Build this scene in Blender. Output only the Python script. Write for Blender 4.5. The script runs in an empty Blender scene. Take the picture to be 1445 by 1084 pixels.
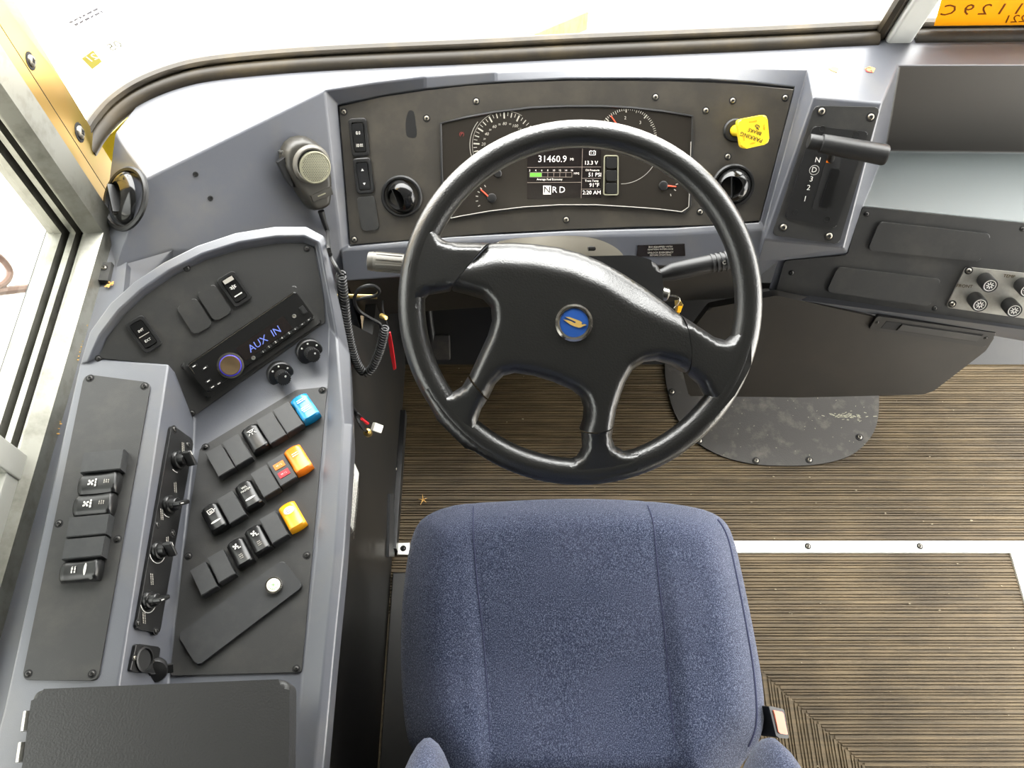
import bpy, bmesh, math, random
import numpy as np
from mathutils import Vector, Matrix
from mathutils.geometry import delaunay_2d_cdt

random.seed(11)
scn = bpy.context.scene
COL = scn.collection

# ------------------------------------------------------------------ camera
FPX, CX, CY = 1169.0, 722.5, 542.0          # focal length and centre of the 1445x1084 frame
PITCH = math.radians(62.0)                  # looking down from above the driver's seat
CAM = Vector((0.0, 0.0, 1.75))
cam_data = bpy.data.cameras.new('camera')
cam_data.sensor_fit = 'HORIZONTAL'
cam_data.sensor_width = 36.0
cam_data.lens = 36.0 * FPX / 1445.0
cam_data.clip_start = 0.02
cam = bpy.data.objects.new('camera', cam_data)
COL.objects.link(cam)
cam.location = CAM
cam.rotation_euler = (math.pi / 2 - PITCH, 0, 0)
scn.camera = cam

# ------------------------------------------------------------------ sky, exposure
world = bpy.data.worlds.new('overcast_sky')
scn.world = world
world.use_nodes = True
_bg = world.node_tree.nodes['Background']
_bg.inputs['Color'].default_value = (1.0, 0.99, 0.96, 1)
# standard overcast sky: three times brighter overhead than at the horizon
_wn = world.node_tree.nodes
_geo = _wn.new('ShaderNodeTexCoord')
_sep = _wn.new('ShaderNodeSeparateXYZ')
_mr = _wn.new('ShaderNodeMapRange')
SKY = 34.0
_mr.inputs['To Min'].default_value, _mr.inputs['To Max'].default_value = SKY / 3, SKY
world.node_tree.links.new(_geo.outputs['Generated'], _sep.inputs[0])
world.node_tree.links.new(_sep.outputs['Z'], _mr.inputs['Value'])
world.node_tree.links.new(_mr.outputs['Result'], _bg.inputs['Strength'])
scn.view_settings.view_transform = 'Standard'
scn.view_settings.look = 'None'
scn.view_settings.gamma = 1.0
scn.view_settings.use_curve_mapping = False
scn.view_settings.exposure = -0.6
sun_data = bpy.data.lights.new('sun', 'SUN')
sun_data.energy = 0.8
sun_data.angle = math.radians(12)
sun_data.color = (1.0, 0.95, 0.86)
sun = bpy.data.objects.new('sun', sun_data)
COL.objects.link(sun)
sun.rotation_euler = Vector((-0.78, 0.12, -0.62)).to_track_quat('-Z', 'Y').to_euler()

# ------------------------------------------------------------------ pixel -> place helpers
_cp, _sp = math.cos(PITCH), math.sin(PITCH)


def ray(x, y):
    u, v = (x - CX) / FPX, (CY - y) / FPX
    return Vector((u, _cp + _sp * v, -_sp + _cp * v))


def hz(x, y, z):                            # pixel on a level surface of height z
    r = ray(x, y)
    return CAM + r * ((z - CAM.z) / r.z)


def hx(x, y, X):
    r = ray(x, y)
    return CAM + r * ((X - CAM.x) / r.x)


def hy(x, y, Y):
    r = ray(x, y)
    return CAM + r * ((Y - CAM.y) / r.y)


class Pl:
    def __init__(s, p, n):
        s.p, s.n = Vector(p), Vector(n).normalized()
        if s.n.dot(CAM - s.p) < 0:
            s.n = -s.n

    def hit(s, x, y, off=0.0):
        r = ray(x, y)
        p = s.p + s.n * off
        return CAM + r * ((p - CAM).dot(s.n) / r.dot(s.n))

    def off(s, d):
        return Pl(s.p + s.n * d, s.n)

    def frame(s, x, y, dx=1.0, dy=0.0, off=0.0):
        o = s.hit(x, y, off)
        xa = (s.hit(x + dx, y + dy, off) - o).normalized()
        return mframe(o, xa, s.n)

    def m(s, x, y, dx=1.0, dy=0.0):         # metres for one pixel here
        L = math.hypot(dx, dy)
        return (s.hit(x + dx / L, y + dy / L) - s.hit(x, y)).length

    def quad(s, q, off=0.0):                # TL TR BR BL -> frame, width, height
        P = [s.hit(a, b, off) for a, b in q]
        o = sum(P, Vector()) / 4
        xv = (P[1] + P[2] - P[0] - P[3]) / 2
        yv = (P[0] + P[1] - P[2] - P[3]) / 2
        return mframe(o, xv.normalized(), s.n), xv.length, yv.length


def Pl3(a, b, c):
    a, b, c = Vector(a), Vector(b), Vector(c)
    return Pl(a, (b - a).cross(c - a))


def mframe(o, x, z):
    z = z.normalized()
    x = (x - z * x.dot(z)).normalized()
    y = z.cross(x)
    return Matrix(((x.x, y.x, z.x, o.x), (x.y, y.y, z.y, o.y), (x.z, y.z, z.z, o.z), (0, 0, 0, 1)))


def axis_frame(o, z):
    z = Vector(z).normalized()
    x = Vector((1, 0, 0)) if abs(z.x) < .9 else Vector((0, 1, 0))
    return mframe(Vector(o), x, z)


# ------------------------------------------------------------------ materials
def srgb(r, g, b):
    f = lambda c: (c / 12.92 if c <= .04045 else ((c + .055) / 1.055) ** 2.4)
    return (f(r / 255), f(g / 255), f(b / 255), 1)


MATS = {}


def mat(name, col, rough=.5, metal=0., bump=0., bscale=600., col2=None, cscale=12., cspread=(.45, .75), stretch=None,
        spec=.5, emit=0., alpha=None, bdist=.002, detail=4., r2=None, coat=0.):
    m = bpy.data.materials.new(name)
    m.use_nodes = True
    nt = m.node_tree
    p = nt.nodes['Principled BSDF']
    p.inputs['Base Color'].default_value = col
    p.inputs['Roughness'].default_value = rough
    p.inputs['Metallic'].default_value = metal
    p.inputs['Specular IOR Level'].default_value = spec
    p.inputs['Coat Weight'].default_value = coat
    if emit:
        p.inputs['Emission Color'].default_value = col
        p.inputs['Emission Strength'].default_value = emit
    tc = nt.nodes.new('ShaderNodeNewGeometry')
    if col2 is not None:
        mp = nt.nodes.new('ShaderNodeMapping')
        if stretch:
            mp.inputs['Scale'].default_value = stretch
        nt.links.new(tc.outputs['Position'], mp.inputs['Vector'])
        nz = nt.nodes.new('ShaderNodeTexNoise')
        nz.inputs['Scale'].default_value = cscale
        nz.inputs['Detail'].default_value = detail
        nz.inputs['Roughness'].default_value = .65
        nt.links.new(mp.outputs['Vector'], nz.inputs['Vector'])
        mr = nt.nodes.new('ShaderNodeMapRange')
        mr.inputs['From Min'].default_value, mr.inputs['From Max'].default_value = cspread
        nt.links.new(nz.outputs['Fac'], mr.inputs['Value'])
        mx = nt.nodes.new('ShaderNodeMix')
        mx.data_type = 'RGBA'
        nt.links.new(mr.outputs['Result'], mx.inputs['Factor'])
        mx.inputs[6].default_value = col
        mx.inputs[7].default_value = col2
        nt.links.new(mx.outputs[2], p.inputs['Base Color'])
        if r2 is not None:
            m2 = nt.nodes.new('ShaderNodeMapRange')
            m2.inputs['To Min'].default_value, m2.inputs['To Max'].default_value = rough, r2
            nt.links.new(mr.outputs['Result'], m2.inputs['Value'])
            nt.links.new(m2.outputs['Result'], p.inputs['Roughness'])
    if bump:
        nb = nt.nodes.new('ShaderNodeTexNoise')
        nb.inputs['Scale'].default_value = bscale
        nb.inputs['Detail'].default_value = 2
        nt.links.new(tc.outputs['Position'], nb.inputs['Vector'])
        bp = nt.nodes.new('ShaderNodeBump')
        bp.inputs['Strength'].default_value = bump
        bp.inputs['Distance'].default_value = bdist
        nt.links.new(nb.outputs['Fac'], bp.inputs['Height'])
        nt.links.new(bp.outputs['Normal'], p.inputs['Normal'])
    MATS[name] = m
    return m


mat('dash_grey', srgb(80, 82, 88), .36, bump=.12, bscale=900, bdist=.001, col2=srgb(92, 91, 90), cscale=9, cspread=(.5, .8), spec=.8)
mat('black_panel', srgb(40, 40, 39), .5, bump=.15, bscale=1200, bdist=.0008, col2=srgb(60, 58, 54), cscale=16, cspread=(.48, .85), detail=8)
mat('fascia_black', srgb(48, 45, 40), .5, bump=.12, bscale=1200, bdist=.0008, col2=srgb(70, 65, 56), cscale=14, cspread=(.45, .85), detail=8)
mat('black_plastic', srgb(26, 26, 26), .42, bump=.08, bscale=1500, bdist=.0006)
mat('plug_black', srgb(40, 41, 42), .5, bump=.1, bscale=1600, bdist=.0006, col2=srgb(50, 50, 50), cscale=40)
mat('gloss_black', srgb(20, 20, 20), .3)
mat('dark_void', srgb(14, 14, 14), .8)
mat('wheel_black', srgb(22, 22, 21), .31, bump=.34, bscale=420, bdist=.001, spec=1.0)
mat('lid_black', srgb(32, 32, 31), .5, bump=.4, bscale=420, bdist=.001)
mat('cluster_black', srgb(40, 37, 33), .25, spec=.5)
mat('screen_black', srgb(26, 22, 21), .25)
mat('white_print', srgb(206, 204, 198), .6)
mat('dial_print', srgb(160, 156, 146), .6)
mat('vent_gloss', srgb(20, 20, 20), .14)
mat('grey_print', srgb(150, 146, 138), .6)
mat('screen_white', srgb(235, 228, 222), .6, emit=.35)
mat('screen_line', srgb(130, 118, 110), .6, emit=.1)
mat('screen_green', srgb(96, 170, 56), .6, emit=.3)
mat('needle_red', srgb(235, 70, 38), .5, emit=.25)
mat('dim_red', srgb(120, 42, 38), .6)
mat('screw_black', srgb(60, 59, 57), .35, metal=.6)
mat('screw_steel', srgb(140, 135, 124), .38, metal=.9)
mat('steel', srgb(196, 194, 188), .3, metal=1., col2=srgb(150, 148, 142), cscale=30)
mat('brushed_plate', srgb(176, 174, 166), .42, metal=.75, col2=srgb(130, 127, 120), cscale=22, cspread=(.4, .8))
mat('chrome', srgb(216, 212, 204), .14, metal=1.)
mat('gold_metal', srgb(150, 128, 98), .42, metal=1.)
mat('aluminium', srgb(150, 149, 140), .42, metal=.8, col2=srgb(112, 110, 100), cscale=25, cspread=(.45, .8))
mat('alu_bright', srgb(240, 238, 230), .45, metal=.25, col2=srgb(196, 188, 170), cscale=18, cspread=(.55, .9))
mat('pillar_trim', srgb(176, 140, 66), .3, metal=.9, col2=srgb(168, 156, 76), cscale=4)  # yellow reflection on the steel put into its base colour
mat('rubber', srgb(40, 38, 36), .6, col2=srgb(62, 58, 50), cscale=20)
mat('gasket', srgb(40, 35, 27), .5, col2=srgb(64, 55, 38), cscale=12, spec=.4)
mat('post_white', srgb(206, 208, 204), .4)
mat('bus_yellow', srgb(206, 180, 20), .35)
mat('knob_yellow', srgb(226, 192, 40), .4)
mat('dark_print', srgb(70, 56, 20), .6)
mat('amber_print', srgb(196, 150, 20), .6)
mat('blue_rocker', srgb(20, 132, 186), .22, spec=.6)
mat('orange_rocker', srgb(255, 136, 30), .25, spec=.6)
mat('amber_rocker', srgb(255, 176, 28), .25, spec=.6)
mat('label_orange', srgb(232, 120, 40), .5)
mat('label_red', srgb(214, 40, 50), .5)
mat('emblem_blue', srgb(38, 78, 148), .3)
mat('emblem_gold', srgb(206, 172, 96), .35, metal=.3)
mat('radio_text', srgb(96, 112, 190), .5, emit=.25)
mat('blue_glow', srgb(70, 60, 220), .4, emit=.35)
mat('grille', srgb(136, 134, 114), .5, metal=.3)
mat('mic_grey', srgb(92, 89, 82), .4, bump=.1, bscale=900)
mat('mic_dark', srgb(50, 48, 43), .42, bump=.1, bscale=900)
mat('beige_cover', srgb(120, 115, 104), .42)
mat('plate_black', srgb(42, 39, 34), .55, bump=.15, bscale=500, col2=srgb(96, 90, 80), cscale=26, cspread=(.52, .9), detail=8)
mat('kick_black', srgb(24, 23, 21), .45, col2=srgb(46, 42, 35), cscale=8, cspread=(.5, .9), stretch=(1, 1, .3), detail=6)
mat('knee_black', srgb(34, 32, 29), .45, bump=.1, bscale=900, col2=srgb(46, 42, 37), cscale=5)
mat('tray_grey', srgb(78, 84, 84), .45, bump=.1, bscale=700, bdist=.001)
mat('bin_shade', srgb(50, 47, 43), .45, bump=.1, bscale=700, bdist=.001)  # shade on the bin's back wall put into the colour
mat('sash_grey', srgb(188, 187, 178), .5)
mat('red_tag', srgb(196, 30, 40), .45)
mat('wire_white', srgb(220, 216, 206), .5)
mat('brass', srgb(200, 170, 100), .3, metal=.9)
mat('paper_white', srgb(236, 234, 226), .6)
mat('buckle_red', srgb(222, 126, 100), .4)
mat('interior_darkened', srgb(56, 56, 54), .7)  # far darker than a white ceiling, to cut light bounced inside
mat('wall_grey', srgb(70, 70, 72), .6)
mat('ground_concrete', srgb(214, 210, 202), .9, col2=srgb(190, 186, 178), cscale=2)
mat('timber', srgb(150, 112, 66), .8, col2=srgb(112, 78, 42), cscale=12, stretch=(1, 6, 1))
mat('white_paint', srgb(240, 238, 232), .6)
mat('mirror_brown', srgb(120, 92, 80), .5)
mat('debris_tan', srgb(206, 160, 88), .8)
mat('lint', srgb(150, 140, 116), .8)
mat('wood_tab', srgb(236, 232, 222), .6)


def fabric_material():
    m = mat('seat_fabric', srgb(78, 86, 122), .92, spec=.12)
    nt = m.node_tree
    p = nt.nodes['Principled BSDF']
    g = nt.nodes.new('ShaderNodeNewGeometry')
    mp = nt.nodes.new('ShaderNodeMapping')
    mp.inputs['Scale'].default_value = (1.0, .62, .62)
    nt.links.new(g.outputs['Position'], mp.inputs['Vector'])
    n1 = nt.nodes.new('ShaderNodeTexNoise')
    n1.inputs['Scale'].default_value = 820
    n1.inputs['Detail'].default_value = 3
    n1.inputs['Roughness'].default_value = .8
    nt.links.new(mp.outputs['Vector'], n1.inputs['Vector'])
    cr = nt.nodes.new('ShaderNodeValToRGB')
    e = cr.color_ramp.elements
    e[0].position, e[0].color = .30, srgb(18, 20, 34)
    e[1].position, e[1].color = .72, srgb(122, 128, 146)
    k = cr.color_ramp.elements.new(.5)
    k.color = srgb(43, 50, 71)
    nt.links.new(n1.outputs['Fac'], cr.inputs['Fac'])
    n2 = nt.nodes.new('ShaderNodeTexNoise')
    n2.inputs['Scale'].default_value = 9
    n2.inputs['Detail'].default_value = 3
    nt.links.new(g.outputs['Position'], n2.inputs['Vector'])
    mr = nt.nodes.new('ShaderNodeMapRange')
    mr.inputs['From Min'].default_value, mr.inputs['From Max'].default_value = .45, .8
    mr.inputs['To Max'].default_value = .22
    nt.links.new(n2.outputs['Fac'], mr.inputs['Value'])
    mx = nt.nodes.new('ShaderNodeMix')
    mx.data_type = 'RGBA'
    nt.links.new(mr.outputs['Result'], mx.inputs['Factor'])
    nt.links.new(cr.outputs['Color'], mx.inputs[6])
    mx.inputs[7].default_value = srgb(84, 86, 104)
    nt.links.new(mx.outputs[2], p.inputs['Base Color'])
    bp = nt.nodes.new('ShaderNodeBump')
    bp.inputs['Strength'].default_value = .5
    bp.inputs['Distance'].default_value = .001
    nt.links.new(n1.outputs['Fac'], bp.inputs['Height'])
    nt.links.new(bp.outputs['Normal'], p.inputs['Normal'])
    p.inputs['Sheen Weight'].default_value = .15


def floor_material():
    m = mat('ribbed_rubber', srgb(104, 92, 74), .6, spec=.35)
    nt = m.node_tree
    p = nt.nodes['Principled BSDF']
    g = nt.nodes.new('ShaderNodeNewGeometry')

    def noise(scale, stretch, detail=5, rough=.6):
        mp = nt.nodes.new('ShaderNodeMapping')
        mp.inputs['Scale'].default_value = stretch
        nt.links.new(g.outputs['Position'], mp.inputs['Vector'])
        n = nt.nodes.new('ShaderNodeTexNoise')
        n.inputs['Scale'].default_value = scale
        n.inputs['Detail'].default_value = detail
        n.inputs['Roughness'].default_value = rough
        nt.links.new(mp.outputs['Vector'], n.inputs['Vector'])
        return n

    def ramp(n, a, b, ca, cb):
        r = nt.nodes.new('ShaderNodeValToRGB')
        r.color_ramp.elements[0].position, r.color_ramp.elements[0].color = a, ca
        r.color_ramp.elements[1].position, r.color_ramp.elements[1].color = b, cb
        nt.links.new(n.outputs['Fac'], r.inputs['Fac'])
        return r

    def mix(kind, f, a, b):
        x = nt.nodes.new('ShaderNodeMix')
        x.data_type = 'RGBA'
        x.blend_type = kind
        if isinstance(f, float):
            x.inputs['Factor'].default_value = f
        else:
            nt.links.new(f, x.inputs['Factor'])
        nt.links.new(a, x.inputs[6])
        nt.links.new(b, x.inputs[7])
        return x.outputs[2]

    base = ramp(noise(3.2, (1, 1, 1), 6), .35, .7, srgb(96, 87, 73), srgb(132, 119, 97))
    streak = ramp(noise(14, (.5, 9, 1), 6, .7), .38, .66, srgb(112, 106, 97), srgb(206, 195, 174))
    c = mix('MULTIPLY', .75, base.outputs['Color'], streak.outputs['Color'])
    fine = ramp(noise(240, (1, 1, 1), 3, .7), .66, .74, srgb(0, 0, 0), srgb(255, 255, 255))
    dust = nt.nodes.new('ShaderNodeRGB')
    dust.outputs[0].default_value = srgb(150, 138, 114)
    f2 = nt.nodes.new('ShaderNodeMath')
    f2.operation = 'MULTIPLY'
    f2.inputs[1].default_value = .5
    nt.links.new(fine.outputs['Color'], f2.inputs[0])
    c = mix('MIX', f2.outputs[0], c, dust.outputs[0])
    br = nt.nodes.new('ShaderNodeBrightContrast')
    br.inputs['Bright'].default_value = .035
    br.inputs['Contrast'].default_value = .1
    nt.links.new(c, br.inputs['Color'])
    nt.links.new(br.outputs['Color'], p.inputs['Base Color'])
    nb = noise(300, (1, 1, 1), 2)
    bp = nt.nodes.new('ShaderNodeBump')
    bp.inputs['Strength'].default_value = .25
    bp.inputs['Distance'].default_value = .001
    nt.links.new(nb.outputs['Fac'], bp.inputs['Height'])
    nt.links.new(bp.outputs['Normal'], p.inputs['Normal'])


def glass_material(name, tint=(1, 1, 1, 1)):
    m = bpy.data.materials.new(name)
    m.use_nodes = True
    nt = m.node_tree
    nt.nodes.clear()
    out = nt.nodes.new('ShaderNodeOutputMaterial')
    tr = nt.nodes.new('ShaderNodeBsdfTransparent')
    tr.inputs['Color'].default_value = tint
    gl = nt.nodes.new('ShaderNodeBsdfGlossy')
    gl.inputs['Roughness'].default_value = .02
    fr = nt.nodes.new('ShaderNodeFresnel')
    fr.inputs['IOR'].default_value = 1.4
    mx = nt.nodes.new('ShaderNodeMixShader')
    nt.links.new(fr.outputs[0], mx.inputs[0])
    nt.links.new(tr.outputs[0], mx.inputs[1])
    nt.links.new(gl.outputs[0], mx.inputs[2])
    nt.links.new(mx.outputs[0], out.inputs['Surface'])
    MATS[name] = m


def translucent_material(name, col, back):
    m = mat(name, col, .6)
    nt = m.node_tree
    p = nt.nodes['Principled BSDF']
    tr = nt.nodes.new('ShaderNodeBsdfTranslucent')
    tr.inputs['Color'].default_value = back
    mx = nt.nodes.new('ShaderNodeMixShader')
    mx.inputs[0].default_value = .6
    nt.links.new(p.outputs[0], mx.inputs[1])
    nt.links.new(tr.outputs[0], mx.inputs[2])
    nt.links.new(mx.outputs[0], nt.nodes['Material Output'].inputs['Surface'])


translucent_material('sheet_orange', srgb(255, 172, 0), (.42, .28, .0, 1))
translucent_material('sheet_ink', srgb(150, 90, 10), (.16, .03, .0, 1))
translucent_material('sticker_yellow', srgb(230, 230, 120), (.09, .09, .02, 1))
translucent_material('sticker_text', srgb(97, 97, 56), (.05, .05, .012, 1))
translucent_material('sticker_grey', srgb(120, 120, 126), (.02, .02, .025, 1))
fabric_material()
floor_material()
glass_material('window_glass', (.97, .98, .98, 1))
glass_material('dimming_glass', (.34, .35, .34, 1))  # dark tint added to cut daylight from the driver window
glass_material('cluster_lens', (.93, .93, .92, 1))

# ------------------------------------------------------------------ object helpers
ORG = {}


def thing(name, label, cat, loc, group=None, kind=None):
    o = bpy.data.objects.new(name, None)
    o.empty_display_size = .02
    COL.objects.link(o)
    o.location = Vector(loc)
    tag(o, label, cat, group, kind)
    ORG[o.name] = Vector(loc)
    return o


def tag(o, label=None, cat=None, group=None, kind=None):
    if label:
        o['label'] = label
    if cat:
        o['category'] = cat
    if group:
        o['group'] = group
    if kind:
        o['kind'] = kind
    return o


def add_mesh(name, me, parent, org):
    o = bpy.data.objects.new(name, me)
    COL.objects.link(o)
    if parent is not None:
        o.parent = parent
    else:
        o.location = org
    ORG[o.name] = org.copy()
    return o


def weighted(o):
    w = o.modifiers.new('weighted_normals', 'WEIGHTED_NORMAL')
    w.keep_sharp = True
    w.weight = 80


def mk(name, bm, mats, parent=None, sharp=38, label=None, recalc=True, wn=True):
    """bm holds world coordinates; becomes one mesh object under its thing or part"""
    if recalc:
        bmesh.ops.recalc_face_normals(bm, faces=bm.faces[:])
    if parent is not None:
        org = ORG[parent.name]
    else:
        lo = Vector((min(v.co.x for v in bm.verts), min(v.co.y for v in bm.verts), min(v.co.z for v in bm.verts)))
        hi = Vector((max(v.co.x for v in bm.verts), max(v.co.y for v in bm.verts), max(v.co.z for v in bm.verts)))
        org = Vector(((lo.x + hi.x) / 2, (lo.y + hi.y) / 2, lo.z))
    bmesh.ops.translate(bm, verts=bm.verts[:], vec=-org)
    me = bpy.data.meshes.new(name)
    bm.to_mesh(me)
    bm.free()
    for k in ([mats] if isinstance(mats, str) else mats):
        me.materials.append(MATS[k])
    if sharp is not None:
        me.shade_smooth()
        me.set_sharp_from_angle(angle=math.radians(sharp))
    o = add_mesh(name, me, parent, org)
    if label:
        o['label'] = label
    if wn and sharp is not None and len(me.vertices) < 400:
        weighted(o)
    return o


def put(name, me, M, parent):
    """an object that shares mesh data, placed by a world matrix"""
    o = bpy.data.objects.new(name, me)
    COL.objects.link(o)
    if parent is not None:
        o.parent = parent
        o.matrix_basis = Matrix.Translation(-ORG[parent.name]) @ M
    else:
        o.matrix_basis = M
    return o


def NB():
    return bmesh.new()


def setmi(bm, n0, mi):
    if mi:
        bm.faces.ensure_lookup_table()
        for f in bm.faces[n0:]:
            f.material_index = mi


def rpoly(pts, r, seg=4):
    """round the corners of a polygon given in any 2D units"""
    out = []
    n = len(pts)
    for i in range(n):
        p0, p1, p2 = Vector(pts[i - 1][:2]), Vector(pts[i][:2]), Vector(pts[(i + 1) % n][:2])
        a, b = (p0 - p1), (p2 - p1)
        rr = min(r, a.length * .48, b.length * .48)
        if rr <= 1e-9:
            out.append(tuple(p1))
            continue
        a.normalize()
        b.normalize()
        s, e = p1 + a * rr, p1 + b * rr
        for k in range(seg + 1):
            t = k / seg
            out.append(tuple(s * (1 - t) ** 2 + p1 * 2 * t * (1 - t) + e * t * t))
    return out


def smooth_poly(pts, n=6, closed=True):
    """Catmull-Rom through the points"""
    P = [Vector(p) for p in pts]
    out = []
    N = len(P)
    rng = range(N) if closed else range(N - 1)
    for i in rng:
        if closed:
            a, b, c, d = P[i - 1], P[i], P[(i + 1) % N], P[(i + 2) % N]
        else:
            a, b, c, d = P[max(i - 1, 0)], P[i], P[i + 1], P[min(i + 2, N - 1)]
        for k in range(n):
            t = k / n
            out.append(.5 * ((2 * b) + (c - a) * t + (2 * a - 5 * b + 4 * c - d) * t * t + (3 * b - a - 3 * c + d) * t ** 3))
    if not closed:
        out.append(P[-1])
    return out


def prism(bm, pts, n, top, bot, bev=0., seg=2, mi=0):
    n0 = len(bm.faces)
    n = Vector(n).normalized()
    T = [bm.verts.new(Vector(p) + n * top) for p in pts]
    B = [bm.verts.new(Vector(p) + n * bot) for p in pts]
    k = len(pts)
    ft = bm.faces.new(T)
    bm.faces.new(B[::-1])
    for i in range(k):
        bm.faces.new([T[i], B[i], B[(i + 1) % k], T[(i + 1) % k]])
    if bev:
        bmesh.ops.bevel(bm, geom=list(ft.edges), offset=bev, segments=seg, profile=.5, affect='EDGES', clamp_overlap=True)
    setmi(bm, n0, mi)


def plate(bm, pl, px, top, bot=-.003, bev=.0, r=0., seg=2, mi=0, off=0.):
    """polygon of pixels lying on plane pl, with thickness"""
    q = rpoly(px, r) if r else px
    prism(bm, [pl.hit(a, b, off) for a, b in q], pl.n, top, bot, bev, seg, mi)


def box(bm, M, sx, sy, sz, bev=0., seg=2, mi=0):
    n0 = len(bm.faces)
    r = bmesh.ops.create_cube(bm, size=1.0, matrix=M @ Matrix.Diagonal((sx, sy, sz, 1)))
    if bev:
        es = {e for v in r['verts'] for e in v.link_edges}
        bmesh.ops.bevel(bm, geom=list(es), offset=bev, segments=seg, profile=.5, affect='EDGES', clamp_overlap=True)
    setmi(bm, n0, mi)


def lathe(bm, M, prof, seg=20, mi=0, closed=False, smin=1e-5):
    n0 = len(bm.faces)
    rings = []
    for r, z in prof:
        if r < smin:
            rings.append([bm.verts.new(M @ Vector((0, 0, z)))])
        else:
            rings.append([bm.verts.new(M @ Vector((r * math.cos(2 * math.pi * i / seg), r * math.sin(2 * math.pi * i / seg), z))) for i in range(seg)])
    L = len(rings)
    for j in range(L if closed else L - 1):
        A, B = rings[j], rings[(j + 1) % L]
        for i in range(seg):
            k = (i + 1) % seg
            if len(A) == 1 and len(B) == 1:
                continue
            if len(A) == 1:
                bm.faces.new([A[0], B[k], B[i]])
            elif len(B) == 1:
                bm.faces.new([A[i], A[k], B[0]])
            else:
                bm.faces.new([A[i], A[k], B[k], B[i]])
    setmi(bm, n0, mi)


def tube(bm, pts, r, seg=8, mi=0, closed=False):
    n0 = len(bm.faces)
    P = [Vector(p) for p in pts]
    N = len(P)
    R = r if isinstance(r, (list, tuple)) else [r] * N
    rings = []
    up = None
    for i in range(N):
        if closed:
            d = P[(i + 1) % N] - P[i - 1]
        else:
            d = P[min(i + 1, N - 1)] - P[max(i - 1, 0)]
        d.normalize()
        if up is None:
            up = Vector((0, 0, 1)) if abs(d.z) < .9 else Vector((1, 0, 0))
        x = up.cross(d)
        if x.length < 1e-6:
            x = Vector((1, 0, 0)).cross(d)
        x.normalize()
        y = d.cross(x)
        up = y
        rings.append([bm.verts.new(P[i] + (x * math.cos(2 * math.pi * k / seg) + y * math.sin(2 * math.pi * k / seg)) * R[i]) for k in range(seg)])
    for j in range(N if closed else N - 1):
        A, B = rings[j], rings[(j + 1) % N]
        for i in range(seg):
            k = (i + 1) % seg
            bm.faces.new([A[i], A[k], B[k], B[i]])
    if not closed:
        bm.faces.new(rings[0][::-1])
        bm.faces.new(rings[-1])
    setmi(bm, n0, mi)


def pillow(bm, M, poly, hfun, res, skirt=.01, mi=0, hard=()):
    """fill polygon poly (2D, frame M) and lift it by hfun(x, y, distance to the edge)"""
    n0 = len(bm.faces)
    P = [Vector(p[:2]) for p in poly]
    B = []
    soft = []
    for i in range(len(P)):
        a, b = P[i], P[(i + 1) % len(P)]
        k = max(1, int(round((b - a).length / res)))
        for j in range(k):
            B.append(a.lerp(b, j / k))
            soft.append(i not in hard)
    A = np.array([[p.x, p.y] for p in B])
    A2 = np.roll(A, -1, axis=0)
    lo, hi = A.min(0), A.max(0)
    gx, gy = np.meshgrid(np.arange(lo[0] + res * .5, hi[0], res), np.arange(lo[1] + res * .5, hi[1], res))
    gx = gx + (np.arange(gx.shape[0]) % 2)[:, None] * res * .5
    G = np.stack([gx.ravel(), gy.ravel()], 1)

    def dist(Q, only_soft=False):
        out = np.full(len(Q), 1e9)
        for a, b, ok in zip(A, A2, soft):
            if only_soft and not ok:
                continue
            d = b - a
            L = max((d * d).sum(), 1e-18)
            t = np.clip(((Q - a) @ d) / L, 0, 1)
            e = Q - (a + t[:, None] * d)
            out = np.minimum(out, np.sqrt((e * e).sum(1)))
        return out

    ins = np.zeros(len(G), bool)
    for a, b in zip(A, A2):
        c = ((a[1] > G[:, 1]) != (b[1] > G[:, 1]))
        with np.errstate(divide='ignore', invalid='ignore'):
            xx = (b[0] - a[0]) * (G[:, 1] - a[1]) / (b[1] - a[1]) + a[0]
        ins ^= c & (G[:, 0] < xx)
    G = G[ins]
    if len(G):
        G = G[dist(G) > res * .45]
    nb = len(B)
    vs = B + [Vector(g) for g in G]
    V, E, Fc, _, _, _ = delaunay_2d_cdt(vs, [(i, (i + 1) % nb) for i in range(nb)], [], 1, 1e-7)
    D = dist(np.array([[v.x, v.y] for v in V]), True)
    bv = [bm.verts.new(M @ Vector((v.x, v.y, hfun(v.x, v.y, float(d))))) for v, d in zip(V, D)]
    for f in Fc:
        a, b, c = (V[i] for i in f[:3])
        if (b - a).cross(c - a) < 0:
            f = list(f)[::-1]
        try:
            bm.faces.new([bv[i] for i in f])
        except ValueError:
            pass
    if skirt:
        bm.edges.ensure_lookup_table()
        be = [e for e in bm.edges if e.is_boundary and all(v in set(bv) for v in e.verts)] if len(bv) < 200 else [e for e in bm.edges if e.is_boundary]
        ext = bmesh.ops.extrude_edge_only(bm, edges=be)
        nv = [g for g in ext['geom'] if isinstance(g, bmesh.types.BMVert)]
        bmesh.ops.translate(bm, verts=nv, vec=(M.to_3x3() @ Vector((0, 0, -1))) * skirt)
    setmi(bm, n0, mi)


def loc2(pl_frame, pl, px):
    inv = pl_frame.inverted()
    out = []
    for a, b in px:
        q = inv @ pl.hit(a, b)
        out.append((q.x, q.y))
    return out


def dome(h, w):                             # edge profile: quarter ellipse of width w, height h
    def f(x, y, d):
        t = min(d / w, 1.0)
        return h * math.sqrt(max(0, 1 - (1 - t) ** 2))
    return f


# lettering -------------------------------------------------------
_tc = {}


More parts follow.
